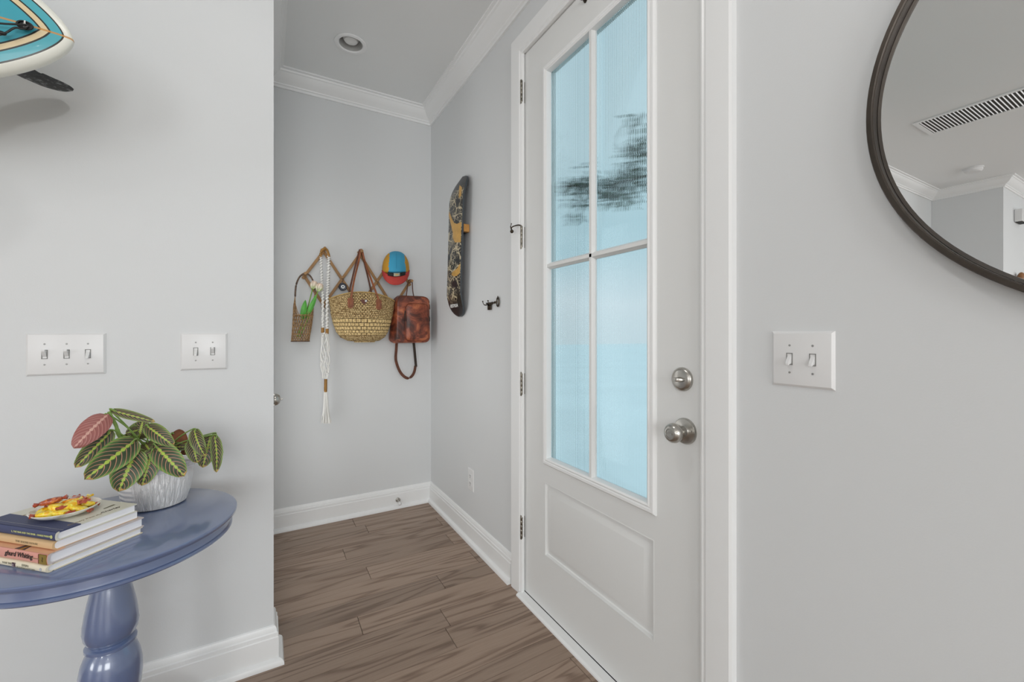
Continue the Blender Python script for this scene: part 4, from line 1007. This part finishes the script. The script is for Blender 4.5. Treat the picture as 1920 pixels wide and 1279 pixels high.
# 1 bottom
t1, P1, e1, e2 = book('thin cream book at the very bottom of the stack on the table', (-.3880, 1.2272), .7003, .0148, .182, .245, cream, cream, board=.0018, spine_r=.002)
nn = -e2
text('lettering', 'ERIN', M['ink_grey'], t1, P1(.058, -.0026, .0098), -e1, (0, 0, 1), .0062, align='CENTER', sx=1.5)
text('lettering', 'IN A FRENCH KITCHEN', M['ink_grey'], t1, P1(.056, -.0026, .0042), -e1, (0, 0, 1), .0042, align='CENTER', sx=1.2)
text('lettering', 'YOUR TIME', M['ink_grey'], t1, P1(.112, -.0026, .0088), -e1, (0, 0, 1), .0055, align='CENTER')
bm = B(); c = P1(.0925, -.0018, .0074)
obox(bm, c, e1 * .0050, e2 * .0006, V((0, 0, .0042))); pc_ = obj('cover_picture', bm, mat('picture_mauve', '8c7f86', .6), t1)
bm = B(); obox(bm, c + e1 * -.0028 - e2 * .0006, e1 * .0018, e2 * .0004, V((0, 0, .0030))); obox(bm, c + e1 * .0008 + V((0, 0, .0034)) - e2 * .0006, e1 * .0032, e2 * .0004, V((0, 0, .0010))); obj('picture_figure', bm, mat('picture_dark', '4b2f33', .6), pc_)
bm = B(); lathe(bm, [(.0032, 0), (.0032, .0004), (0, .0004)], P1(.014, -.0021, .0074), nn, 20); obj('spine_mark', bm, mat('pale_mark', 'b9b8bd', .6), t1)
# 2 pink
t2, P2, e1, e2 = book('thick pink book with dark script lettering on its spine, second from the bottom', (-.3870, 1.2292), .7152, .0226, .183, .245, grey, pink, board=.0025, spine_r=.001)
text('lettering', 'ghurd Whiting', M['ink'], t2, P2(.124, -.0016, .0130), -e1, (0, 0, 1), .0140, align='LEFT', shear=.25, bold=.00025)
text('lettering', 'THE EVERYDAY HOST', M['tan_ink'], t2, P2(.0475, -.0016, .0112), -e1, (0, 0, 1), .0026, align='LEFT')
bm = B(); obox(bm, P2(.0125, -.0010, .0113), e1 * .0105, e2 * .0006, V((0, 0, .0098))); ol = obj('spine_block', bm, mat('olive_block', '86702c', .5), t2)
bm = B(); obox(bm, P2(.0242, -.0010, .0113), e1 * .0012, e2 * .0006, V((0, 0, .0098))); obj('spine_stripe', bm, mat('maroon_stripe', '6a2a1c', .5), t2)
bm = B(); tube(bm, smooth_path([P2(.0135, -.0022, .0165), P2(.0115, -.0022, .0135), P2(.0135, -.0022, .0105), P2(.012, -.0022, .0065)]), .0004, 5); obj('spine_mark', bm, M['ink'], ol)
bm = B(); prism(bm, [P2(-.0002, .0005, .02265), P2(.24, .0005, .02265), P2(.24, .03, .02265), P2(-.0002, .03, .02265)], (0, 0, .0002)); tp = obj('cover_art', bm, pinktop, t2, ang=0)
bm = B(); prism(bm, [P2(.070, .001, .0229), P2(.100, .001, .0229), P2(.094, .022, .0229), P2(.080, .022, .0229)], (0, 0, .0001)); obj('art_shape', bm, mat('art_dark', '4d3a40', .5), tp, ang=0)
bm = B(); prism(bm, [P2(.079, .001, .02305), P2(.086, .001, .02305), P2(.086, .02, .02305), P2(.081, .02, .02305)], (0, 0, .0001)); obj('art_shape', bm, mat('art_ochre', 'a8762a', .5), tp, ang=0)
# 3 tan
t3, P3, e1, e2 = book('tan cloth book, third from the bottom of the stack', (-.3842, 1.2445), .7381, .0176, .162, .22, tan, tan, hard=False, board=.0012, spine_r=.0015)
text('lettering', 'THE SHORE HOUSE', M['tan_ink'], t3, P3(.075, -.0020, .0095), -e1, (0, 0, 1), .0055, align='CENTER', sx=1.4)
# 4 navy
t4, P4, e1, e2 = book('navy and ivory book with gold spine lettering, on top of the stack under the plate', (-.3800, 1.2445), .7560, .0190, .155, .222, ivory, navy, board=.0022, spine_r=.0015)
bm = B()
for zz_, d in ((.0190, .0002), (-.0001, .0001)):
    prism(bm, [P4(-.0002, .0125, zz_), P4(.2222, .0125, zz_), P4(.2222, .043, zz_), P4(-.0002, .043, zz_)], (0, 0, d))
    prism(bm, [P4(-.0002, .002, zz_), P4(.2222, .002, zz_), P4(.2222, .0085, zz_), P4(-.0002, .0085, zz_)], (0, 0, d))
prism(bm, [P4(-.0002, .0085, .0186), P4(.2222, .0085, .0186), P4(.2222, .0125, .0186), P4(-.0002, .0125, .0186)], (0, 0, .0003))
prism(bm, [P4(-.0003, .006, .0165), P4(-.0003, .043, .0168), P4(-.0003, .043, .0190), P4(-.0003, .006, .0190)], e1 * .0003)
obj('cloth_binding', bm, navy, t4, ang=0)
text('lettering', 'L, THE VINE AND THE RIVER', M['foil'], t4, P4(.0555, -.0023, .0095), -e1, (0, 0, 1), .0050, align='RIGHT', sx=1.15, bold=.0001)
text('lettering', 'CHARLIE PARROW', M['foil'], t4, P4(.0520, -.0023, .0095), -e1, (0, 0, 1), .0050, align='LEFT', sx=1.0, bold=.0001)
bm = B(); lathe(bm, [(.0036, 0), (.0036, .0004), (0, .0004)], P4(.0100, -.0018, .0095), -e2, 20); obj('spine_mark', bm, M['foil'], t4)
top = .0193
def on4(i, j): return P4(i, j, top)
text('lettering', 'Charley', M['ink'], t4, on4(.021, .112), e2, e1, .0125, align='CENTER', shear=.3)
text('lettering', 'Cookery from the', M['tan_ink'], t4, on4(.017, .060), e2, e1, .0085, align='CENTER', shear=.3)
text('lettering', 'The Vine', M['tan_ink'], t4, on4(.175, .062), e2, e1, .013, align='CENTER', shear=.3)
text('lettering', 'and the River', M['tan_ink'], t4, on4(.160, .072), e2, e1, .010, align='CENTER', shear=.3)
bm = B(); prism(bm, [on4(.045, .113), on4(.041, .113), on4(.043, .138), on4(.050, .138)], (0, 0, .0001)); obj('cover_drawing', bm, mat('drawing_olive', '6e6a50', .6), t4, ang=0)

# ------------------------------------------------------------------ plate of wrapped sweets
zp = .7755; pcn = V((-.4005, 1.3645, zp))
t = thing('plate', 'small white plate of wrapped sweets on the top book', 'plate', pcn)
bm = B(); lathe(bm, [(0, .0004), (.030, .0004), (.046, .004), (.058, .0125), (.0595, .0150), (.0585, .0157), (.045, .0065), (.03, .003), (0, .003)], pcn, n=56)
pm = N('speckled_glaze'); nz = pm.noise(pm.co(), 45, 4); pm.P(Base_Color=pm.mix(pm.ramp(nz.outputs[0], ((.5, G3(0)), (.7, G3(1)))), lin('f3f2ec'), lin('cfc7b0')), Roughness=.2)
obj('dish', bm, pm.m, t, ang=40)
def m_candy(nm, a, b_, c_):
    s = N(nm); nz = s.noise(s.co(), 55, 3, .5, 1.5); s.P(Base_Color=s.ramp(nz.outputs[0], ((.38, lin(a)), (.5, lin(b_)), (.64, lin(c_)))), Roughness=.22); s.b.inputs['Coat Weight'].default_value = .5
    s.bump(s.noise(s.co(), 120, 2, .5, 2).outputs[0], .5, .002); return s.m
MC = [m_candy('yellow_wrapper', 'f3b41a', 'f7dc2e', 'fbf08a'), m_candy('orange_wrapper', 'e58a1c', 'f0a62a', 'f7d34a'), m_candy('red_brown_wrapper', '8a3a22', 'b9582f', 'd98a4a')]
M['twist'] = mat('twist_end', 'b0503a', .25, var=(80, .4))
def candy(mi, label):
    t = thing('wrapped_sweet', label, 'sweet', (0, 0, 0), 'wrapped sweets on the plate')
    bm = B(); rnd = random.Random(mi)
    rings = []
    for i in range(9):
        f = i / 8; x = (f - .5) * .036; s_ = math.sin(PI * (.12 + .76 * f)) ** .6; ring = []
        for k in range(16):
            a = 2 * PI * k / 16; ring.append(V((x, .0125 * s_ * (abs(math.cos(a)) ** .6) * math.copysign(1, math.cos(a)), .0070 * s_ * (abs(math.sin(a)) ** .6) * math.copysign(1, math.sin(a)))) + V((0, 0, noise.noise(V((x * 200, a * 2, mi))) * .0012)))
        rings.append(ring)
    skin(bm, rings); obj('wrapper', bm, MC[mi], t, ang=60, local=True)
    for sg in (-1, 1):
        bm = B(); R_ = []
        for i in range(4):
            f = i / 3; R_.append([V((sg * (.0175 + .009 * f), (.0036 + .0075 * f) * math.cos(2 * PI * k / 12), (.0022 + .0012 * f) * math.sin(2 * PI * k / 12) + .0022 * f * math.sin(k * 2.6))) for k in range(12)])
        skin(bm, R_); obj('twisted_end', bm, M['twist'] if mi != 1 else MC[0], t, ang=60, local=True)
    return t
names = ['yellow', 'orange-yellow', 'red-brown']
protos = [candy(i, '') for i in range(3)]
rnd = random.Random(11); used = set()
CP_ = [(-.040, -.004, 0, .2, 'left end of the plate'), (-.030, .020, 0, 1.2, 'rear left of the plate'), (-.026, -.024, 0, 2.5, 'front left of the plate'), (-.004, .030, 1, .5, 'back edge of the plate'), (.022, .026, 0, -.5, 'rear right of the plate'), (.041, .008, 1, 1.4, 'right end of the plate'), (.030, -.018, 0, .3, 'front right of the plate, beside the book lettering'), (.004, -.036, 0, 2.9, 'front edge of the plate'), (-.004, -.008, 1, 1.0, 'middle of the plate, lowest layer'),
       (-.018, .004, 0, 2.2, 'left of the heap, upper layer'), (.012, .006, 1, -.4, 'centre of the heap, upper layer'), (.000, -.018, 0, .9, 'front of the heap, upper layer'), (-.016, .026, 2, .15, 'back left of the heap, lying highest'), (.026, .008, 2, 1.9, 'right of the heap, upper layer'), (.016, -.014, 2, 2.4, 'front right of the heap, upper layer')]
for i, (dx, dy, mi, rz, where) in enumerate(CP_):
    lvl = 0 if i < 9 else (1 if i != 12 else 2); r = math.hypot(dx, dy)
    p = pcn + E2 * dx * .86 + E1 * dy * .86 + V((0, 0, .0115 + .0100 * lvl + max(0, r - .03) * .22))
    lab = '%s wrapped sweet at the %s' % (names[mi], where)
    rot = (rnd.uniform(-.35, .35), rnd.uniform(-.3, .3), rz)
    if mi not in used: used.add(mi); o = protos[mi]; o.location = p; o.rotation_euler = rot; o['label'] = lab
    else: dup(protos[mi], p, rot, lab)

# ------------------------------------------------------------------ potted prayer plant
pc = V((-.2745, 1.580, TZ))
t = thing('potted_plant', 'prayer plant with red-veined green leaves in a textured white pot', 'plant', pc)
s = N('white_crackle_pot'); co = s.co(); geo = s.n('SeparateXYZ', i_0=co)
ang_ = s.math('ARCTAN2', geo.outputs[1], geo.outputs[0])
vv_ = s.n('CombineXYZ', i_0=s.math('MULTIPLY', ang_, 9.), i_1=s.math('MULTIPLY', geo.outputs[2], 11.), i_2=0.)
n1 = s.noise(vv_, 1.6, 3, .55, .9); rings_ = s.math('SINE', s.math('MULTIPLY_ADD', s.noise(co, 20, 2).outputs[0], 5., s.math('MULTIPLY', geo.outputs[2], 480.)))
sel = s.ramp(s.math('SINE', s.math('MULTIPLY_ADD', ang_, 1.0, 2.6)), ((.45, G3(0)), (.65, G3(1))))
h_ = s.mix(sel, s.math('MULTIPLY', rings_, .35), s.ramp(n1.outputs[0], ((.40, G3(0)), (.5, G3(1)), (.6, G3(.1)))))
s.P(Base_Color=lin('faf9f8'), Roughness=.45); s.bump(h_, .75, .004)
bm = B(); lathe(bm, [(0, 0), (.062, 0), (.070, .003), (.078, .03), (.084, .065), (.0865, .100), (.0865, .112), (.083, .112), (.081, .09), (.077, .09), (0, .09)], pc, n=72)
obj('pot', bm, s.m, t, ang=40)
s = N('clear_plastic'); s.P(Base_Color=(.9, .92, .95, 1), Roughness=.08, Alpha=.28)
bm = B(); lathe(bm, [(.080, .108), (.0895, .108), (.098, .128), (.0985, .1285), (.0975, .129), (.088, .1105), (.080, .1105)], pc + V((.004, 0, -.004)), n=64)
obj('liner', bm, s.m, t, ang=40)
bm = B(); lathe(bm, [(.079, .094), (.05, .1), (0, .101)], pc, n=40, cap=False); obj('soil', bm, mat('soil', '2e221a', .9, bump=(80, 1)), t)
def m_leaf():
    s = N('prayer_leaf'); uv = s.n('TexCoord').outputs['UV']; sp = s.n('SeparateXYZ', i_0=uv)
    x = s.math('ABSOLUTE', s.math('MULTIPLY_ADD', sp.outputs[0], 2., -1.)); y = sp.outputs[1]
    wob = s.noise(s.n('CombineXYZ', i_0=s.math('MULTIPLY', sp.outputs[0], 6.), i_1=s.math('MULTIPLY', y, 9.), i_2=0.), 1., 2)
    # veins curve forward from the midrib
    ph = s.math('MULTIPLY', s.math('SUBTRACT', y, s.math('MULTIPLY', s.math('POWER', x, 1.5), .30)), 9.5)
    fr = s.math('FRACT', s.math('ADD', ph, 20.)); dv = s.math('ABSOLUTE', s.math('SUBTRACT', fr, .5))
    vein = s.ramp(dv, ((.0, G3(1)), (.045, G3(1)), (.085, G3(0))))
    zig = s.math('MULTIPLY_ADD', s.math('ABSOLUTE', s.math('SUBTRACT', s.math('FRACT', s.math('MULTIPLY', y, 9.5)), .5)), .24, .03)
    mid = s.math('LESS_THAN', x, zig)
    bx = s.math('MULTIPLY_ADD', wob.outputs[0], .22, x)
    c = s.ramp(bx, ((.15, lin('4a6a34')), (.30, lin('343f28')), (.72, lin('384a2d')), (.92, lin('4c6e34')), (1.12, lin('6f9444'))))
    c = s.mix(vein, c, lin('c98f72')); c = s.mix(mid, c, lin('a9c04e'))
    edge = s.math('MULTIPLY', s.math('GREATER_THAN', y, .93), s.math('GREATER_THAN', wob.outputs[0], .5))
    c = s.mix(edge, c, lin('c79a5e'))
    back = s.mix(s.math('MULTIPLY', vein, .6), lin('9a5d58'), lin('d7a397')); back = s.mix(s.math('MULTIPLY', mid, .7), back, lin('dfb4a4'))
    bf = s.n('NewGeometry').outputs['Backfacing']
    s.P(Base_Color=s.mix(bf, c, back), Roughness=.42)
    s.bump(s.math('MULTIPLY', dv, 1.), .25, .003)
    return s.m
M['pleaf'] = m_leaf(); M['pstem'] = mat('plant_stem', '7d9a4e', .5); M['dead'] = mat('dry_leaf', '7a4a2e', .7, var=(30, .4))
def leaf(b_, tip, wpx, yb_, yt, bend=.012, nrm=None, flip=False, stem=True, curl=0, m=None, name='leaf', lab=None, twist=0):
    p0, p1 = atY(b_[0], b_[1], yb_), atY(tip[0], tip[1], yt); ax = p1 - p0; L_ = ax.length; axn = ax.normalized()
    view = V((0, 0, EYE)) - (p0 + p1) / 2; vd = view.normalized()
    n_ = V(nrm) if nrm else vd
    n_ = (n_ - axn * n_.dot(axn)).normalized()
    if twist: n_ = Matrix.Rotation(twist, 3, axn) @ n_
    sd = axn.cross(n_)
    fwd = ((p0 + p1) / 2 - V((0, 0, EYE))).dot(V((sY, cY, 0)))
    W = wpx / F * fwd / 2 / max(.35, abs(n_.dot(vd)))
    if flip: sd = -sd
    def f(u, v):
        w_ = W * (math.sin(PI * min(1, v ** .80)) ** .52 if 0 < v < 1 else 0) + .0004
        q = (u - .5) * 2
        return p0 + ax * v + sd * (q * w_) + n_ * (bend * math.sin(PI * v) - .18 * W * (1 - q * q) * (-1 if flip else 1) * .8 + curl * v * v + .0012 * math.sin(v * 22 + q * 3) * abs(q))
    bm = B(); grid(bm, f, 10, 18, uv=True)
    me = bpy.data.meshes.new(name)
    bm.normal_update()
    want = n_ if not flip else -n_
    tot = sum((f_.normal for f_ in bm.faces), V())
    if tot.dot(want) < 0: bmesh.ops.reverse_faces(bm, faces=bm.faces)
    bm.to_mesh(me); bm.free()
    o = bpy.data.objects.new(name, me); COL.objects.link(o); me.transform(Matrix.Translation(-offs(t))); o.parent = t
    me.materials.append(m or M['pleaf']); me.shade_smooth()
    if lab: o['label'] = lab
    if stem:
        root = pc + V((random.uniform(-.02, .02), random.uniform(-.02, .02), .098)); mid = (root + p0) / 2 + V((0, 0, .02)); mid.x = root.x + (p0.x - root.x) * .45
        sb = B(); tube(sb, smooth_path([root, mid, p0, p0 + axn * L_ * .15], 5), [.0020] * 15 + [.0008], 6); obj('stem', sb, M['pstem'], t)
    return o
Y1, Y2, Y3 = 1.47, 1.52, 1.60
leaf((203, 777), (138, 841), 37, 1.50, 1.44, .01, flip=True, lab='pink underside of a raised leaf', twist=.15)
leaf((211, 806), (141, 877), 31, 1.50, 1.44, .01)
leaf((257, 823), (159, 899), 46, 1.505, 1.415, .016)
leaf((256, 842), (222, 922), 50, 1.49, 1.455, .014)
leaf((287, 842), (266, 911), 37, 1.50, 1.475, .012)
leaf((288, 832), (346, 893), 40, 1.51, 1.475, .014)
leaf((273, 797), (326, 836), 27, 1.53, 1.50, .012)
leaf((259, 824), (268, 789), 37, 1.56, 1.57, .012)
leaf((207, 769), (291, 791), 15, 1.51, 1.49, .008, lab='green leaf at the top seen nearly edge-on')
leaf((363, 804), (384, 856), 22, 1.55, 1.52, .012, twist=.3)
leaf((395, 816), (380, 877), 32, 1.56, 1.535, .012)
leaf((402, 815), (406, 886), 19, 1.55, 1.52, .012, twist=-.3)
leaf((359, 824), (370, 868), 26, 1.545, 1.52, .01)
leaf((400, 812), (417, 852), 14, 1.58, 1.57, .01, twist=.5)
leaf((262, 806), (236, 812), 20, 1.56, 1.54, .006)
leaf((300, 838), (352, 838), 18, 1.58, 1.56, .008)
leaf((322, 812), (350, 830), 22, 1.60, 1.57, .008, m=M['dead'], lab='dry brown leaf')
leaf((270, 830), (285, 850), 22, 1.55, 1.52, .006)
leaf((345, 838), (362, 848), 20, 1.60, 1.58, .006, m=M['dead'], lab='dry brown leaf')
leaf((252, 818), (222, 828), 16, 1.56, 1.53, .006)
bm = B(); tube(bm, smooth_path([pc + V((-.01, -.02, .098)), atY(228, 822, 1.52), atY(217, 797, 1.51), atY(204, 772, 1.505)], 6), [.0052] * 10 + [.004] * 9, 10); obj('main_stem', bm, M['pstem'], t)

# ------------------------------------------------------------------ surfboard
SL, SH, SZ, SX, SYF = 1.85, .280, 1.903, -.406, 1.432
def hw_(d): 
    d = min(d, SL - d); return SH * max(0, 1 - abs(1 - d / (SL / 2)) ** 2.2) ** .62
t = thing('surfboard', 'turquoise and cream striped surfboard mounted on its side above the table', 'surfboard', (SX - SL / 2, SYF, SZ))
outl = [(d, hw_(d)) for d in [SL / 2 * (1 - math.cos(PI * i / 160)) for i in range(161)]]
def edge_d(d, z):
    b_ = 9
    for i in range(len(outl) - 1):
        (a0, h0), (a1, h1) = outl[i], outl[i + 1]
        if abs(a0 - d) > .3: continue
        ex, ez = a1 - a0, h1 - h0; k = max(0, min(1, ((d - a0) * ex + (abs(z) - h0) * ez) / (ex * ex + ez * ez + 1e-12)))
        b_ = min(b_, math.hypot(d - a0 - ex * k, abs(z) - h0 - ez * k))
    return b_
bm = B(); nD, nW = 150, 24
col_ = bm.verts.layers.float.new('edge_distance'); cz_ = bm.verts.layers.float.new('across')
ds = [SL / 2 * (1 - math.cos(PI * i / nD)) for i in range(nD + 1)]
def section(d):
    h = max(hw_(d), .0008); th = .026 * min(1, (h / .12) ** .5) ; R_ = []
    for k in range(2 * nW):
        a = 2 * PI * k / (2 * nW); ca, sa = math.cos(a), math.sin(a)
        z = h * math.copysign(abs(ca) ** .75, ca); yy = -th * math.copysign(abs(sa) ** .8, sa)
        R_.append((d, z, yy))
    return R_
rocker = lambda d: .035 * abs(1 - d / (SL / 2)) ** 3
VR = []
for d in ds:
    row = []
    for (dd, z, yy) in section(d):
        v = bm.verts.new((SX - dd, SYF + yy + rocker(d) * -.0, SZ + z)); v[col_] = edge_d(dd, z) * (1 + .55 * math.exp(-dd / .022)) if yy < .004 else 0.; v[cz_] = z; row.append(v)
    VR.append(row)
n2 = 2 * nW
for i in range(nD):
    for k in range(n2): bm.faces.new((VR[i][k], VR[i][(k + 1) % n2], VR[i + 1][(k + 1) % n2], VR[i + 1][k]))
s = N('surfboard_resin'); at1 = s.n('Attribute', attribute_name='edge_distance').outputs['Fac']; at2 = s.n('Attribute', attribute_name='across').outputs['Fac']
teal, teal2, crm, blk, wht = lin('4fa9b6'), lin('3f9fb0'), lin('dcc9a2'), lin('2a2b26'), lin('e6e6dc')
st = [(0, wht), (.0160 * 5, blk), (.0188 * 5, teal), (.0365 * 5, blk), (.0391 * 5, crm), (.0500 * 5, blk), (.0526 * 5, teal2)]
c = s.ramp(s.math('MULTIPLY', at1, 5.), st, 'CONSTANT')
strg = s.math('LESS_THAN', s.math('ABSOLUTE', at2), .0022); outer = s.math('GREATER_THAN', at1, -1.)
c = s.mix(s.math('MULTIPLY', strg, .85), c, lin('c98f45'))
s.P(Base_Color=c, Roughness=.33); s.b.inputs['Coat Weight'].default_value = .15
obj('board', bm, s.m, t, ang=70)
M['fin'] = N('worn_black_fin'); s = M['fin']; nz = s.noise(s.co(), 60, 5, .7); zz = s.n('SeparateXYZ', i_0=s.co())
wear = s.math('MULTIPLY', s.ramp(nz.outputs[0], ((.52, G3(0)), (.6, G3(1)))), s.ramp(s.math('MULTIPLY_ADD', zz.outputs[1], 5., -.85), ((.25, G3(0)), (.5, G3(1)))))
s.P(Base_Color=s.mix(wear, lin('33373a'), lin('8f9496')), Roughness=.45)
lead = smooth_path([(-.74, 1.455, SZ)] + [atZ(a, b_, SZ) for a, b_ in ((22, 136), (50, 149), (75, 160), (100, 168), (120, 172), (136, 171))], 5)
trail = smooth_path([(-.60, 1.455, SZ)] + [atZ(a, b_, SZ) for a, b_ in ((62, 129), (82, 138), (102, 147), (120, 155), (132, 161.5), (138.5, 167))], 5)
bm = B(); R_ = []
for i in range(len(lead)):
    a, b_ = lead[i], trail[i]; th = .0045 * (1 - .6 * i / len(lead)); m1 = a.lerp(b_, .3); m2 = a.lerp(b_, .7)
    R_.append([a, m1 + V((0, 0, th)), m2 + V((0, 0, th * .8)), b_, m2 - V((0, 0, th * .8)), m1 - V((0, 0, th))])
skin(bm, R_); obj('fin', bm, M['fin'].m, t, ang=50)
# leash plug and leash
lp_ = V((-.4835, SYF - .0305, SZ - .0))
q = atY(47, 48, SYF - .031)
bm = B(); lathe(bm, [(.0100, 0), (.0108, .0015), (.0100, .003), (.0078, .003), (.007, -.002), (0, -.003)], q, (0, -1, 0), 28, sx=1.35); lpo = obj('leash_plug', bm, M['black'], t)
bm = B(); tube(bm, [q + V((0, -.002, -.009)), q + V((0, -.005, 0)), q + V((0, -.002, .009))], .0018, 8); obj('plug_bar', bm, M['nickel'], lpo)
bm = B(); yl = SYF - .040
Q_ = lambda u, v, y=yl: atY(u, v, y)
tube(bm, smooth_path([q + V((.004, -.004, 0)), Q_(38, 46), Q_(15, 45), Q_(-30, 44), Q_(-90, 60), Q_(-170, 95)], 6), .0021, 8)
tube(bm, smooth_path([q + V((.006, -.004, -.002)), Q_(42, 54), Q_(28, 52), Q_(12, 61), Q_(-5, 66), Q_(-60, 75), Q_(-170, 97)], 6), .0021, 8)
ball(bm, Q_(3, 62), .0045, 8, (1.8, 1, 1)); obj('leash_cord', bm, M['black'], t)
# wooden wall brackets that carry the board, left of the picture
for i, bx_ in enumerate((-.98, -1.75)):
    zb = SZ - hw_(SX - bx_) - .006
    tb = thing('surfboard_bracket', ('wooden wall bracket under the fin end of the surfboard', 'wooden wall bracket under the nose end of the surfboard')[i], 'bracket', (bx_, PY, zb))
    bm = B(); box(bm, bx_ - .03, bx_ + .03, PY - .018, PY - .0005, zb - .07, zb + .05); obj('back_plate', bm, M['rack'], tb, bev=.003)
    bm = B(); box(bm, bx_ - .015, bx_ + .015, SYF - .05, PY - .018, zb - .024, zb); box(bm, bx_ - .015, bx_ + .015, SYF - .065, SYF - .05, zb - .024, zb + .04); obj('arm', bm, M['rack'], tb, bev=.003)
